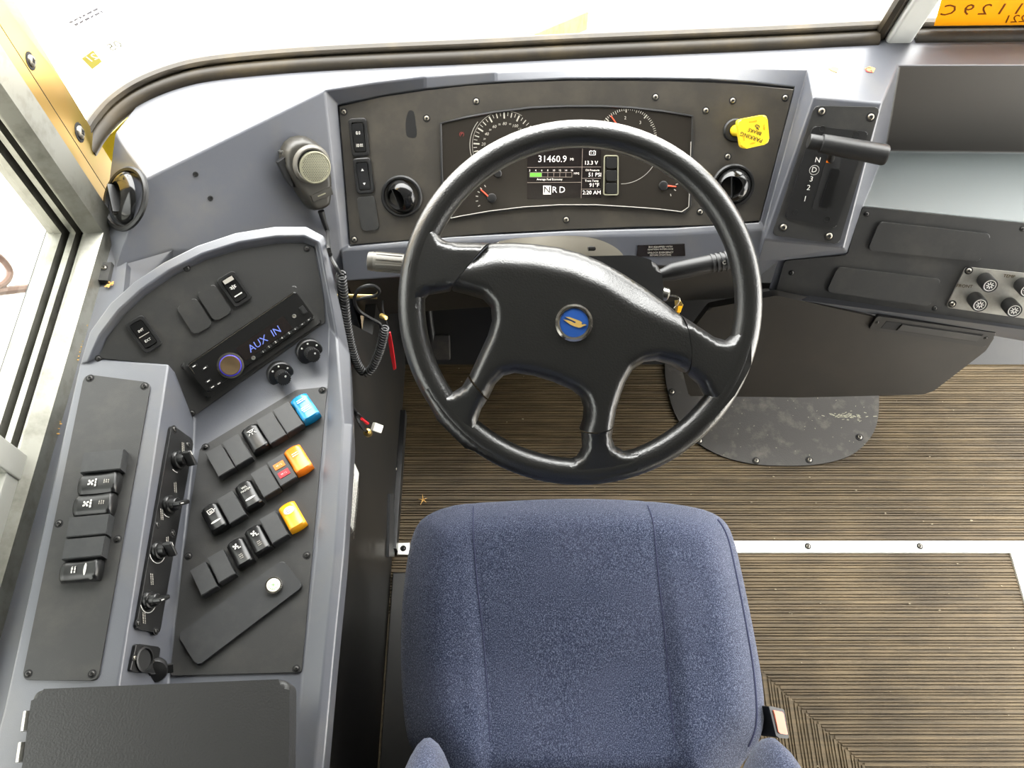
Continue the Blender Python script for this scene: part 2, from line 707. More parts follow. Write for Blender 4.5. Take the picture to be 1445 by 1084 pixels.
def text_mesh(s, size, align='CENTER', shear=0.):
    cu = bpy.data.curves.new('lettering', 'FONT')
    cu.body = s
    cu.size = size
    cu.align_x = align
    cu.align_y = 'CENTER'
    cu.extrude = .00015
    cu.resolution_u = 2
    cu.shear = shear
    o = bpy.data.objects.new('lettering', cu)
    COL.objects.link(o)
    dg = bpy.context.evaluated_depsgraph_get()
    me = bpy.data.meshes.new_from_object(o.evaluated_get(dg))
    bpy.data.objects.remove(o)
    bpy.data.curves.remove(cu)
    return me


def lettering(s, M, size, mname, parent, align='CENTER', mirror=False, shear=0., name='lettering'):
    key = (s, round(size, 5), align, shear, mname)
    if key not in _tc:
        me = text_mesh(s, size, align, shear)
        me.materials.clear()
        me.materials.append(MATS[mname])
        _tc[key] = me
    if mirror:
        M = M @ Matrix.Diagonal((-1, 1, 1, 1))
    return put(name, _tc[key], M, parent)


def text_px(pl, s, x, y, cap, mname, parent, d=(1, 0), off=.0006, **k):
    """text centred on pixel (x, y), capital height in pixels"""
    M = pl.frame(x, y, d[0], d[1], off)
    sz = cap * pl.m(x, y, -d[1], d[0]) / .69
    return lettering(s, M, sz, mname, parent, **k)


def strokes(bm, M, segs, w, h=.0003, mi=0):
    """flat printed strokes: list of (x0, y0, x1, y1) in the local frame"""
    for x0, y0, x1, y1 in segs:
        a, b = Vector((x0, y0, 0)), Vector((x1, y1, 0))
        d = (b - a)
        if d.length < 1e-7:
            continue
        d.normalize()
        s = Vector((-d.y, d.x, 0)) * w / 2
        vs = [bm.verts.new(M @ (p + Vector((0, 0, h)))) for p in (a - s, b - s, b + s, a + s)]
        n0 = len(bm.faces)
        bm.faces.new(vs)
        setmi(bm, n0, mi)


def scribble_rows(bm, M, w, rows, rowh, stroke, seed=1, h=.0004, mi=0):
    """rows of tiny unreadable print"""
    rg = random.Random(seed)
    for r in range(rows):
        y = (rows - 1) / 2 * rowh - r * rowh
        x = -w / 2 + rg.random() * w * .1
        end = w / 2 - rg.random() * w * .12
        while x < end:
            l = stroke * (1.2 + rg.random() * 1.6)
            strokes(bm, M, [(x, y - stroke * .1, min(x + l, end), y + stroke * .1)], stroke * (1.0 + .4 * rg.random()), h, mi)
            x += l + stroke * .5


# screws ----------------------------------------------------------
_sc = {}


def screw_mesh(mname):
    if mname in _sc:
        return _sc[mname]
    bm = NB()
    I = Matrix.Identity(4)
    lathe(bm, I, [(1.0, -.3), (1.0, .0), (.92, .28), (.62, .5), (.42, .54), (.40, .30), (0, .26)], 14)
    lathe(bm, I, [(1.45, -.3), (1.45, .05), (1.28, .1), (1.0, .08)], 14, mi=1)
    for a in (0, math.pi / 2):
        box(bm, Matrix.Rotation(a + .5, 4, 'Z') @ Matrix.Translation((0, 0, .42)), 1.05, .2, .25, mi=1)
    me = bpy.data.meshes.new('screw')
    bmesh.ops.recalc_face_normals(bm, faces=bm.faces[:])
    bm.to_mesh(me)
    bm.free()
    me.materials.append(MATS[mname])
    me.materials.append(MATS['dark_void'])
    me.shade_smooth()
    me.set_sharp_from_angle(angle=math.radians(40))
    _sc[mname] = me
    return me


def screws(pl, pts, rpx, parent, mname='screw_black', off=.0, rm=None):
    for x, y in pts:
        M = pl.frame(x, y, 1, 0, off) @ Matrix.Rotation(random.random() * 3, 4, 'Z')
        s = rm or rpx * pl.m(x, y)
        put('screw', screw_mesh(mname), M @ Matrix.Diagonal((s, s, s, 1)), parent)

# =================================================================== THE SETTING
# floor: slab with ribbed rubber mats; the ribs turn by 90 degrees along a mitre beside the seat
FX0, FX1, SY0, SY1 = -.29, 1.075, .517, .544
bm = NB()
prism(bm, [(-.75, -1.9, 0), (FX1, -1.9, 0), (FX1, SY1, 0), (1.9, SY1, 0), (1.9, 1.22, 0), (-.75, 1.22, 0)], (0, 0, 1), -.003, -.05)
floor_o = mk('floor', bm, 'ribbed_rubber')
tag(floor_o, 'brown ribbed rubber floor of the bus cab', None, None, 'structure')


def mitre_x(y):                             # the 45 degree seam between the two mats
    return .514 + (.262 - y)


def ribs(lo, hi, span, along_x):
    bm = NB()
    s = .0008
    rgr = random.Random(21 if along_x else 22)
    pattern = [.0062, .0026, .0026, .0026, .0048, .0022, .0022]
    n = 0
    k = lo
    while k < hi:
        w = pattern[n % 7] * rgr.uniform(.85, 1.15)
        pitch = w + 2 * s + rgr.uniform(.0012, .0024)
        n += 1
        a, b = span(k)
        if b - a > .004:
            prof = [(k, -.003), (k + s, 0), (k + s + w, 0), (k + 2 * s + w, -.003)]
            dz = rgr.uniform(-.0007, .0006)
            prof = [(p, z + (dz if z == 0 else 0)) for p, z in prof]
            A = [bm.verts.new((a, p, z) if along_x else (p, a, z)) for p, z in prof]
            B = [bm.verts.new((b, p, z) if along_x else (p, b, z)) for p, z in prof]
            for i in range(3):
                bm.faces.new([A[i], B[i], B[i + 1], A[i + 1]])
            bm.faces.new(A)
            bm.faces.new(B[::-1])
        k += pitch
    return bm


o = mk('floor_ribs', ribs(SY1 + .003, 1.2, lambda y: (FX0, 1.88), True), 'ribbed_rubber', floor_o, sharp=None)
o['kind'] = 'stuff'
o = mk('floor_ribs', ribs(-.7, SY0 - .004, lambda y: (max(mitre_x(y), FX0) if y < .38 else FX0, FX1 - .003), True), 'ribbed_rubber', floor_o, sharp=None)
o['kind'] = 'stuff'
o = mk('floor_ribs', ribs(.36, 1.06, lambda x: (-.7, .262 - (x - .514) - .003), False), 'ribbed_rubber', floor_o, sharp=None)
o['kind'] = 'stuff'

# grit and crumbs lying on the floor
bm = NB()
rg = random.Random(5)
for i in range(110):
    x, y = rg.uniform(-.2, 1.06), rg.uniform(-.1, 1.0)
    if x < .42 and y < .5:
        continue
    s = rg.choice([.001, .0013, .0016, .0022]) * rg.uniform(.7, 1.3)
    bmesh.ops.create_icosphere(bm, subdivisions=1, radius=s, matrix=Matrix.Translation((x, y, .0012)) @ Matrix.Rotation(rg.random() * 3, 4, 'X') @ Matrix.Diagonal((1.4, .8, .6, 1)))
o = mk('floor_grit', bm, 'lint', sharp=None)
tag(o, 'small pale crumbs of grit scattered over the ribbed floor', 'grit', None, 'stuff')

# aluminium strips
bm = NB()
prism(bm, [(.05, SY0, 0), (FX1 + .06, SY0, 0), (FX1 + .06, SY1, 0), (.05, SY1, 0)], (0, 0, 1), .003, -.004, .0015)
t1 = mk('trim_1', bm, 'alu_bright')
tag(t1, 'bright aluminium strip across the floor beside the seat', None, None, 'structure')
PFL = Pl((0, 0, .003), (0, 0, 1))
screws(PFL, [(1140, 771), (1298, 771)], 3.2, t1, 'screw_steel')
bm = NB()
prism(bm, [(FX1, -1.9, 0), (FX1 + .06, -1.9, 0), (FX1 + .06, SY0 - .0005, 0), (FX1, SY0 - .0005, 0)], (0, 0, 1), .003, -.05, .0015)
tag(mk('trim_2', bm, 'alu_bright'), 'aluminium nosing along the edge of the entrance stepwell', None, None, 'structure')
bm = NB()
prism(bm, [(FX1 + .061, -1.9, 0), (1.9, -1.9, 0), (1.9, SY1, 0), (FX1 + .061, SY1, 0)], (0, 0, 1), -.3, -.33)
tag(mk('floor_step', bm, 'ribbed_rubber'), 'lower tread of the entrance stepwell', None, None, 'structure')

# walls, ceiling (unseen openings narrowed and rear sides closed off to cut daylight)
bm = NB()
box(bm, Matrix.Translation((-.70, -.45, .35)), .07, 2.7, .72)
box(bm, Matrix.Translation((-.70, -.50, 1.69)), .07, 2.9, .60)
box(bm, Matrix.Translation((-.70, -1.25, 1.1)), .07, 1.1, .95)  # window band closed off behind the driver to cut side light
tag(mk('wall_left', bm, 'wall_grey', sharp=None), 'grey side wall below the driver window', None, None, 'structure')
bm = NB()
box(bm, Matrix.Translation((1.93, -1.15, .75)), .06, 1.4, 1.9)
box(bm, Matrix.Translation((1.93, -.35, 1.70)), .06, 3.0, .58)  # header set low to cut light from the door side
box(bm, Matrix.Translation((1.93, -.35, 1.2)), .06, .12, 1.0)
tag(mk('wall_right', bm, 'wall_grey', sharp=None), 'grey side wall behind the entrance door', None, None, 'structure')
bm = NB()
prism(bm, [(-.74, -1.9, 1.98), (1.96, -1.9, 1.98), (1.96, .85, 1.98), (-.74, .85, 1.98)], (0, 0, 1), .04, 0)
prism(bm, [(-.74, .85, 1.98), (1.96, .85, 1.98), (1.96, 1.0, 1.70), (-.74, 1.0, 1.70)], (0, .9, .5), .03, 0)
tag(mk('ceiling', bm, 'interior_darkened', sharp=None), 'ceiling of the bus cab, darkened to cut the light inside', None, None, 'structure')
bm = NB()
box(bm, Matrix.Translation((.6, -1.93, .95)), 2.7, .05, 2.1)  # closing wall added in place of the deep, dim interior
tag(mk('wall_rear', bm, 'interior_darkened', sharp=None), 'dark closing wall added behind the seat to cut the light', None, None, 'structure')
bm = NB()
box(bm, Matrix.Translation((.68, 1.24, .31)), 2.4, .04, .72)
tag(mk('wall_front', bm, 'kick_black', sharp=None), 'black firewall under the dashboard', None, None, 'structure')

# driver window: aluminium track profile along the sill and up the front edge
win = thing('window_1', 'aluminium framed sliding driver window beside the console', None, (-.65, .2, .74), kind='structure')
prof = [(-.600, .045), (-.600, .004), (-.621, -.003), (-.626, -.003), (-.626, .014), (-.639, .014), (-.639, .0), (-.648, .0), (-.648, .017),
        (-.657, .017), (-.657, -.005), (-.676, -.005), (-.676, .012), (-.692, .012), (-.692, .045)]
bm = NB()
ZG, YG = .755, .787
rings = []
for kind in ('a', 'c', 't'):
    rings.append([bm.verts.new((x - .018, -1.0 if kind == 'a' else YG + d, ZG - d if kind != 't' else 1.55)) for x, d in prof])
for A, B in zip(rings, rings[1:]):
    for i in range(len(prof) - 1):
        bm.faces.new([A[i], A[i + 1], B[i + 1], B[i]])
mk('track_frame', bm, 'aluminium', win, sharp=25)
bm = NB()
for d0, d1 in ((.015, .0145), (.018, .0175)):
    pass
for xa, xb, d in ((-.6445, -.6565, .0135), (-.6665, -.6745, .0165)):
    A = [bm.verts.new(p) for p in ((xa, -1.0, ZG - d + .0006), (xb, -1.0, ZG - d + .0006), (xb, YG + d - .0006, ZG - d + .0006), (xa, YG + d - .0006, ZG - d + .0006))]
    bm.faces.new(A)
    A2 = [bm.verts.new(p) for p in ((xa, YG + d - .0006, ZG - d + .0006), (xb, YG + d - .0006, ZG - d + .0006), (xb, YG + d - .0006, 1.55), (xa, YG + d - .0006, 1.55))]
    bm.faces.new(A2)
mk('track_seal', bm, 'rubber', win)
bm = NB()
for X, y0, y1 in ((-.686, .2, YG),):
    bm.faces.new([bm.verts.new(p) for p in ((X, y0, ZG), (X, y1, ZG), (X, y1, 1.55), (X, y0, 1.55))])
mk('glass_pane', bm, 'dimming_glass', win, sharp=None, recalc=False)
q0 = hx(33, 652, -.648)
bm = NB()
bm.faces.new([bm.verts.new(p) for p in ((-.650, -.7, ZG), (-.650, q0.y - .02, ZG), (-.650, q0.y - .02, 1.55), (-.650, -.7, 1.55))])
mk('glass_pane', bm, 'dimming_glass', win, sharp=None, recalc=False)
# sliding sash corner that shows at the sill
bm = NB()
PS = Pl((-.643, 0, 0), (1, 0, 0))
q0 = hx(33, 652, -.648)
box(bm, Matrix.Translation((-.643, q0.y - .018, ZG + .39)), .026, .036, .80, .003)
box(bm, Matrix.Translation((-.643, q0.y - .485, ZG + .010)), .0225, .90, .036, .003)
mk('sash_frame', bm, 'sash_grey', win)

# A pillar trims
for nm, plan, mt in (('pillar_trim', [(-.640, .935), (-.6345, .876), (-.72, .876), (-.72, .98)], 'pillar_trim'),
                     ('pillar_trim', [(-.6340, .8735), (-.6300, .836), (-.72, .836), (-.72, .8735)], 'pillar_trim')):
    bm = NB()
    prism(bm, [(x, y, 0) for x, y in plan], (0, 0, 1), 1.75, .55, 0)
    first = mk('trim_3' if plan[0][1] > .9 else 'trim_4', bm, mt, sharp=None)
    tag(first, 'polished metal corner pillar cover with two screws' if plan[0][1] > .9 else 'narrow polished metal cover between corner pillar and window track', None, None, 'structure')
    if plan[0][1] > .9:
        PP = Pl3((-.640, .935, .9), (-.6345, .876, .9), (-.6345, .876, 1.2))
        screws(PP, [(43, 86), (112, 187)], 4.2, first, 'screw_steel')
bm = NB()
prism(bm, [(-.632, .8355, 0), (-.628, .8325, 0), (-.70, .8325, 0), (-.70, .8355, 0)], (0, 0, 1), 1.75, .6)
prism(bm, [(-.6345, .8758, 0), (-.636, .8737, 0), (-.70, .8737, 0), (-.70, .8758, 0)], (0, 0, 1), 1.75, .6)
tag(mk('trim_5', bm, 'rubber', sharp=None), 'black rubber joint lines of the corner pillar', None, None, 'structure')

# windshield: two flat panes, rubber seal, white centre post
WZ = .812
base_px = [(118, 203), (133, 178), (158, 150), (195, 125), (245, 105), (300, 93), (400, 83), (520, 76), (660, 70), (800, 63), (940, 57), (1080, 51), (1180, 46), (1240, 43)]
base = [hz(x, y, WZ) for x, y in base_px]
base2 = [hz(x, y, WZ) for x, y in [(1292, 40), (1380, 39), (1480, 38), (1640, 37), (1800, 40)]]
RAKE = Vector((0, -.2, 1))
ws = thing('window_2', 'windshield with black rubber seal above the dashboard', None, base[7], kind='structure')
for B in (base, base2):
    bm = NB()
    lo = [bm.verts.new(p) for p in B]
    hi = [bm.verts.new(p + RAKE * .92) for p in B]
    for i in range(len(B) - 1):
        bm.faces.new([lo[i], lo[i + 1], hi[i + 1], hi[i]])
    mk('glass_pane', bm, 'window_glass', ws, recalc=False)
    S = [Vector(p) for p in smooth_poly(B, 5, closed=False)]
    bm = NB()
    tube(bm, [p + Vector((0, -.006, -.012)) for p in S], .0145, 10)
    mk('rubber_seal', bm, 'gasket', ws)
    bm = NB()
    tube(bm, [p + Vector((0, .006, .006)) for p in S], .0085, 8)
    mk('seal_lip', bm, 'gasket', ws)
bm = NB()
S = [Vector((base[-1].x + .006, base[-1].y + .002, WZ - .01)) + RAKE * (k * .1) for k in range(10)]
tube(bm, S, .011, 8)
mk('rubber_seal', bm, 'gasket', ws)
bm = NB()
pc = (hz(1250, 52, .80) + hz(1283, 52, .80)) / 2
ux = Vector((1, .02, 0)).normalized()
uz = RAKE.normalized()
box(bm, mframe(pc + uz * .45, ux, uz.cross(ux).cross(uz) if False else uz) @ Matrix.Identity(4), .043, .03, .96, .006, 3)
mk('centre_post', bm, 'post_white', ws)
# yellow body panel just outside the seal at the corner pillar
bm = NB()
pts = [(110, 215), (135, 190), (160, 168), (182, 152), (186, 164), (168, 182), (146, 203), (118, 225)]
prism(bm, [hz(x, y, .765) for x, y in pts], (0, 0, 1), .004, -.06)
mk('cowl_panel', bm, 'bus_yellow', ws)

# stickers and sheet on the glass
PGL = Pl3(base[4], base[5], base[4] + RAKE)
st = thing('windshield_sticker', 'pale inspection sticker with mirrored yellow numbers on the windshield glass', 'sticker', PGL.hit(150, 75, .001))
text_px(PGL, '05', 162, 65, 11, 'sticker_text', st, d=(1, -.45), off=.002, mirror=True)
bm = NB()
q = [(115, 82), (131, 70), (144, 86), (130, 97)]
plate(bm, PGL, q, .0015, .0006)
mk('sticker_square', bm, 'sticker_yellow', st)
text_px(PGL, '21', 130, 82, 9, 'white_paint', st, d=(1, -.5), off=.0022, mirror=True)
o = NB()
M = PGL.frame(123, 23, 1, -.5, .002)
scribble_rows(o, M, 62 * PGL.m(123, 23), 2, 8 * PGL.m(123, 23), 3.6 * PGL.m(123, 23), 3)
s2 = mk('windshield_print', o, 'sticker_grey', sharp=None)
tag(s2, 'two lines of tiny grey print on the windshield glass', 'print')

PGR = Pl3(base2[0], base2[1], base2[0] + RAKE).off(.003)
sheet = thing('orange_sheet', 'orange paper sheet with faint mirrored handwriting stuck to the windshield', 'paper sheet', PGR.hit(1380, 30))
bm = NB()
plate(bm, PGR, [(1345, -60), (1318, 36), (1640, 33), (1660, -60)], .0008, .0)
mk('paper', bm, 'sheet_orange', sheet)
ink = text_px(PGR, '/ 1 1 2 9 C', 1396, 14, 13, 'sheet_ink', sheet, d=(1, -.02), off=.0012, mirror=True, shear=.1)
ink['kind'] = 'stuff'
text_px(PGR, '221', 1434, 27, 9, 'sheet_ink', sheet, d=(1, -.05), off=.0012, mirror=True, shear=.2)

# outside: pale ground, things seen through the glass
bm = NB()
prism(bm, [(-40, -40, 0), (40, -40, 0), (40, 40, 0), (-40, 40, 0)], (0, 0, 1), -.95, -1.0)
tag(mk('ground', bm, 'ground_concrete', sharp=None), 'pale sunlit ground outside the bus', None, None, 'structure')
bm = NB()
a, b = hz(722, 50, -.85), hz(822, 8, -.85)
d = (b - a).normalized()
s = Vector((-d.y, d.x, 0)) * .05
prism(bm, [a - d * .3 - s, b + s * 0 - s, b + s, a - d * .3 + s], (0, 0, 1), .0, -.1, .006)
tag(mk('landscape_timber', bm, 'timber'), 'brown weathered timber lying on the ground beyond the windshield', 'timber')
bm = NB()
a, b = hz(818, 13, -.85), hz(1260, 8, -.85)
prism(bm, [a, b, b + Vector((0, .06, 0)), a + Vector((0, .06, 0))], (0, 0, 1), .0, -.1, .006)
tag(mk('ground_rail', bm, 'white_paint'), 'white rail on the ground beyond the windshield', 'rail')
# mirror arm outside the driver window
mir = thing('mirror_arm', 'brown metal mirror bracket outside the driver window', 'mirror bracket', hx(20, 410, -1.05))
bm = NB()
tube(bm, [hx(x, y, -1.05) for x, y in smooth_poly([(-30, 345), (-5, 360), (8, 372), (14, 385), (8, 398), (-8, 408), (-30, 412)], 5, False)], .007, 8)
mk('curved_bracket', bm, 'mirror_brown', mir)
bm = NB()
tube(bm, [hx(-40, 416, -1.05), hx(46, 406, -1.05)], .009, 8)
tube(bm, [hx(53, 405, -1.05), hx(60, 404, -1.05)], .009, 8)
mk('cross_bar', bm, 'mirror_brown', mir)

# =================================================================== DASHBOARD
TZ = .80
PT = Pl((0, 0, TZ), (0, 0, 1))
PF = Pl(hz(800, 118, .786), (0, -.743, .669))
PK = Pl(hz(1217, 291, .60), (-.115, -.858, .5))
PI_ = Pl(hz(1195, 146, .796), (-.10, -.80, .59))
PL_ = Pl(PK.hit(1240, 442), (-.05, -.975, .222))
a_ = hz(163, 188, TZ)
b_ = hz(207, 252, TZ)
h_ = [hz(x, y, TZ) for x, y in [(458, 128), (530, 116.5), (600, 108), (700, 101), (800, 97), (900, 94.5), (1000, 94), (1070, 95), (1140, 97)]]
c_ = hz(245, 360, .60)
p0_ = PF.hit(481, 353, .008)
PGW = Pl3(b_, h_[0], p0_)                     # dash wing that carries the microphone
c_ = PGW.hit(243, 352)
dash = thing('dashboard', 'blue-grey moulded dashboard across the front of the cab', 'dashboard', (.1, 1.02, .3))
bm = NB()
V = {}


def vv(key, co):
    if key not in V:
        V[key] = bm.verts.new(co)
    return V[key]


a = vv('a', a_)
b = vv('b', b_)
h = [vv('h%d' % i, p) for i, p in enumerate(h_)]
w = [vv('w%d' % i, hz(x, y, TZ)) for i, (x, y) in enumerate([(205, 135), (250, 116), (320, 100), (400, 92), (800, 74), (1240, 52), (1445, 50), (1800, 50)])]
j0, j1 = vv('j0', hz(1268, 93, TZ)), vv('j1', hz(1800, 93, TZ))
def on_gear_plane(x):                        # where the selector face meets the dash top
    n, p = PI_.n, PI_.p
    return Vector((x, p.y - (n.x * (x - p.x) + n.z * (TZ - p.z)) / n.y, TZ))


g2, g3 = vv('g2', on_gear_plane(hz(1149, 142, TZ).x)), vv('g3', on_gear_plane(hz(1244, 143, TZ).x))
bm.faces.new([a] + w + [j1, j0, g3, g2] + h[::-1] + [b])
# end face with the round vent
e = vv('e', hz(150, 300, .70))
dd = vv('d', hz(186, 382, .655))
c = vv('c', c_)
PLE = Pl(b_, (-.473, -.349, .809))
e.co = PLE.hit(149, 300)
dd.co = PLE.hit(166, 374)
e2 = vv('e2', PLE.hit(157, 235))
bm.faces.new([a, b, dd, e, e2])
bm.faces.new([b, c, dd])
# wing face down to below the console rim
p0 = vv('p0', p0_)
lowc = vv('lowc', Vector(c.co) + (p0_ - h_[0]) * .7)
lowp = vv('lowp', p0_ + Vector((0, -.02, -.25)))
bm.faces.new([b, h[0], p0, c])
bm.faces.new([c, p0, lowp, lowc])
bm.faces.new([dd, c, vv('e1', hz(305, 385, .60)), vv('e3', Vector((-.575, .66, .70)))])
# frame round the instrument fascia
p1, p2, p3 = vv('p1', PF.hit(640, 342, .008)), vv('p2', PF.hit(800, 334, .008)), vv('p3', PF.hit(950, 331, .008))
r1 = vv('r1', PF.hit(1078, 324, .008))
inner_px = [(477, 148), (540, 135), (600, 126), (700, 116.5), (800, 112), (900, 111.5), (1000, 113), (1060, 117), (1121, 124), (1072, 313), (950, 321), (800, 325), (640, 333), (493, 347)]
inn = [vv('i%d' % i, PF.hit(x, y, .003)) for i, (x, y) in enumerate(inner_px)]
out = h + [r1, p3, p2, p1, p0]
for i in range(14):
    k = (i + 1) % 14
    bm.faces.new([out[i], out[k], inn[k], inn[i]])
bm.faces.new([vv('ib%d' % i, PF.hit(x, y, -.004)) for i, (x, y) in enumerate(inner_px)])
ibs = [V['ib%d' % i] for i in range(14)]
for i in range(14):
    k = (i + 1) % 14
    bm.faces.new([inn[i], inn[k], ibs[k], ibs[i]])
# lower dash under the fascia, with an opening for the column
q = {}
for nm, v, dy, dz in (('p0', p0, -.03, -.05), ('p1', p1, -.03, -.05), ('p2', p2, -.028, -.045), ('p3', p3, -.03, -.05), ('r1', r1, -.03, -.05)):
    q[nm] = vv('q' + nm, Vector(v.co) + Vector((0, dy, dz)))
bm.faces.new([p0, p1, q['p1'], q['p0']])
bm.faces.new([p1, p2, q['p2'], q['p1']])
bm.faces.new([p2, p3, q['p3'], q['p2']])
bm.faces.new([p3, r1, q['r1'], q['p3']])
u = {}
for nm in ('p0', 'p1', 'p2', 'p3', 'r1'):
    u[nm] = vv('u' + nm, Vector(q[nm].co) + Vector((0, .03, -.16)))
darkf = [bm.faces.new([q[m_], q[n_], u[n_], u[m_]]) for m_, n_ in (('p0', 'p1'), ('p1', 'p2'), ('p2', 'p3'), ('p3', 'r1'))]
bm.faces.new([p0, q['p0'], u['p0'], lowp])
# block that carries the gear selector
g1, g4 = vv('g1', PI_.hit(1078, 338)), vv('g4', PI_.hit(1191, 351))
bm.faces.new([g2, g3, g4, g1])
bm.faces.new([h[8], g2, g1, r1])
bm.faces.new([r1, g1, q['r1']])
# bin
j2, j3 = vv('j2', hz(1248, 213, .615)), vv('j3', hz(1800, 220, .615))
k0, k1 = vv('k0', hz(1217, 291, .60)), vv('k1', hz(1217, 291, .60) + Vector((.62, -.083, 0)))
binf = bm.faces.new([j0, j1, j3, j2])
bm.faces.new([g3, j0, j2, k0, g4])
tray_faces = [bm.faces.new([j2, j3, k1, k0])]
# panel below the bin
m0, m1 = vv('m0', PK.hit(1085, 408)), vv('m1', PK.hit(1800, 512))
g5 = vv('g5', PK.hit(1098, 368))
g6 = vv('g6', PK.hit(1195, 357))
bm.faces.new([k0, k1, m1, m0, g5, g6])
bm.faces.new([k0, g6, g4])
bm.faces.new([g1, g4, g6, g5, u['r1'], q['r1']])
n0v, n1v = vv('n0', PL_.hit(1090, 418)), vv('n1', PL_.hit(1800, 545))
bm.faces.new([m0, m1, n1v, n0v])
for f in tray_faces:
    f.material_index = 1
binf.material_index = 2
for f in darkf:
    f.material_index = 3
dsh = mk('shell', bm, ['dash_grey', 'tray_grey', 'bin_shade', 'knee_black'], dash, sharp=60, wn=False)
bv = dsh.modifiers.new('soft_edges', 'BEVEL')
bv.width = .011
bv.segments = 4
bv.limit_method = 'ANGLE'
bv.angle_limit = math.radians(18)
bv.use_clamp_overlap = True
weighted(dsh)

# dark knee panel and lower black panel
bm = NB()
plate(bm, PL_, [(1000, 432), (1095, 414), (1240, 446), (1404, 470), (1390, 492), (1316, 549), (1300, 554), (1130, 558), (972, 557), (955, 490)], .006, -.01, .004, r=4)
mk('knee_panel', bm, 'knee_black', dash)
bm = NB()
plate(bm, PK, [(1217, 291), (1700, 341), (1700, 497), (1095, 409), (1107, 367), (1195, 359), (1207, 317)], .004, -.002, .0015, r=3)
kp = mk('switch_panel', bm, 'black_panel', dash)
screws(PK, [(1223, 302), (1117, 385), (1319, 435), (1443, 323)], 3.2, kp, 'screw_black', .004)
for q4 in ([(1239.6, 311), (1396.7, 328.6), (1380.5, 367), (1223, 351)], [(1181, 374.7), (1326.4, 392), (1310.7, 429.6), (1165, 409.6)]):
    bm = NB()
    plate(bm, PK, q4, .008, .0, .0018, r=6)
    mk('blank_cover', bm, 'black_panel', kp)
# holes and scars on the wing
for x, y in ((276, 246), (297, 280)):
    bm = NB()
    lathe(bm, PGW.frame(x, y, 1, 0, .0004), [(.0042, -.002), (.0042, .0008), (.003, .0012), (.0026, .0003), (0, .0003)], 12)
    mk('screw_hole', bm, 'dark_void', dash)

# instrument fascia
fas = NB()
plate(fas, PF, [(x, y) for x, y in [(479, 150)] + [(540, 137), (600, 128), (660, 121), (720, 117), (800, 114), (880, 114), (950, 115), (1030, 118), (1119, 126), (1071, 311), (1000, 317), (900, 319), (800, 323), (700, 328), (600, 336), (495, 345)]], .004, -.002, .001)
fasc = mk('fascia', fas, 'fascia_black', dash)
screws(PF, [(485, 158), (602, 167), (672, 143), (500, 338), (799, 310), (925, 137), (996, 156), (1034, 142), (1108, 138), (1027, 221), (988, 299)], 3.7, fasc, 'screw_steel', .004)
# worn dark smudge in the fascia finish
bm = NB()
plate(bm, PF, smooth_poly([(577, 157), (584, 158), (587, 175), (588, 192), (580, 194), (574, 190), (573, 172)], 4), .0043, .004)
mk('worn_patch', bm, 'black_plastic', fasc)

# trim remains on the dash top
for i, (x, y) in enumerate(((1175, 98), (1226, 98))):
    bm = NB()
    plate(bm, PT, [(x - 6, y - 1), (x + 1, y - 4), (x + 9, y - 1), (x + 6, y + 5), (x - 2, y + 2)], .0008, 0)
    mk('torn_sticker', bm, 'debris_tan', dash)
text_px(PT, 'G', 1226, 99, 7, 'label_red', dash, off=.0012)

# card slot in the lower panel
PLs = PL_.off(.006)
slot = thing('slot_tray', 'flat black ashtray with recessed slot in the lower dash panel', 'ashtray', PLs.hit(1310, 465))
bm = NB()
plate(bm, PLs, [(1237, 443), (1405, 467), (1389, 487), (1225, 462)], .006, -.001, .0015, r=3)
mk('frame', bm, 'black_plastic', slot)
bm = NB()
plate(bm, PLs, [(1250, 450), (1386, 469), (1376, 479), (1242, 460)], .0066, .004)
mk('slot', bm, 'dark_void', slot)
bm = NB()
plate(bm, PLs, [(1272, 454), (1384, 470), (1376, 478), (1264, 462)], .0085, .005, .001)
mk('drawer_front', bm, 'black_panel', slot)
screws(PLs, [(1238, 455), (1391, 477)], 2.3, slot, 'screw_black', .006)


# =================================================================== SIDE CONSOLE
AZ, CZ, EZ = .84, .765, .862
PA = Pl((0, 0, AZ), (0, 0, 1))
PC = Pl((0, 0, CZ), (0, 0, 1))
PB = Pl(hz(138, 506, AZ), (.30, -.45, .84))
PD = Pl3(hz(238, 514, AZ), hz(166, 962, AZ), hz(258, 800, CZ))
PV = Pl3(PB.hit(275, 592), PB.hit(462, 460), PC.hit(445, 546))
PE = Pl((0, 0, EZ), (0, 0, 1))
con = thing('side_console', 'blue-grey moulded switch console beside the driver window', 'console', (-.38, .35, .2))
bm = NB()
V = {}
RZ = .773                                     # rim height on the driver side
arc_in = [(138, 507), (150, 475), (175, 443), (205, 415), (245, 387), (290, 365), (340, 350), (390, 342), (428, 341), (446, 348), (451, 380), (459, 425), (465, 462)]
arc_out = [(112, 515), (126, 468), (155, 428), (188, 398), (230, 370), (278, 346), (332, 328), (388, 319), (432, 319), (458, 333), (468, 380), (482, 440), (494, 500)]
I_ = [vv('ai%d' % i, PB.hit(x, y)) for i, (x, y) in enumerate(arc_in)]
mid = []
O_ = []
Lw = []
for i, ((x0, y0), (x1, y1)) in enumerate(zip(arc_in, arc_out)):
    mid.append(vv('am%d' % i, PB.hit(.65 * x0 + .35 * x1, .65 * y0 + .35 * y1, .010)))
    o_ = PB.hit(x1, y1, .004)
    O_.append(vv('ao%d' % i, o_))
    if i == 0:
        mid[0].co = hz(124, 511, AZ + .004)
        O_[0].co = hz(112, 515, AZ)
        o_ = hz(112, 515, AZ)
    dn = Vector(o_)
    dn.z -= .16 if i < 9 else .09
    if i >= 9:
        dn.x -= .012
    Lw.append(vv('al%d' % i, dn))
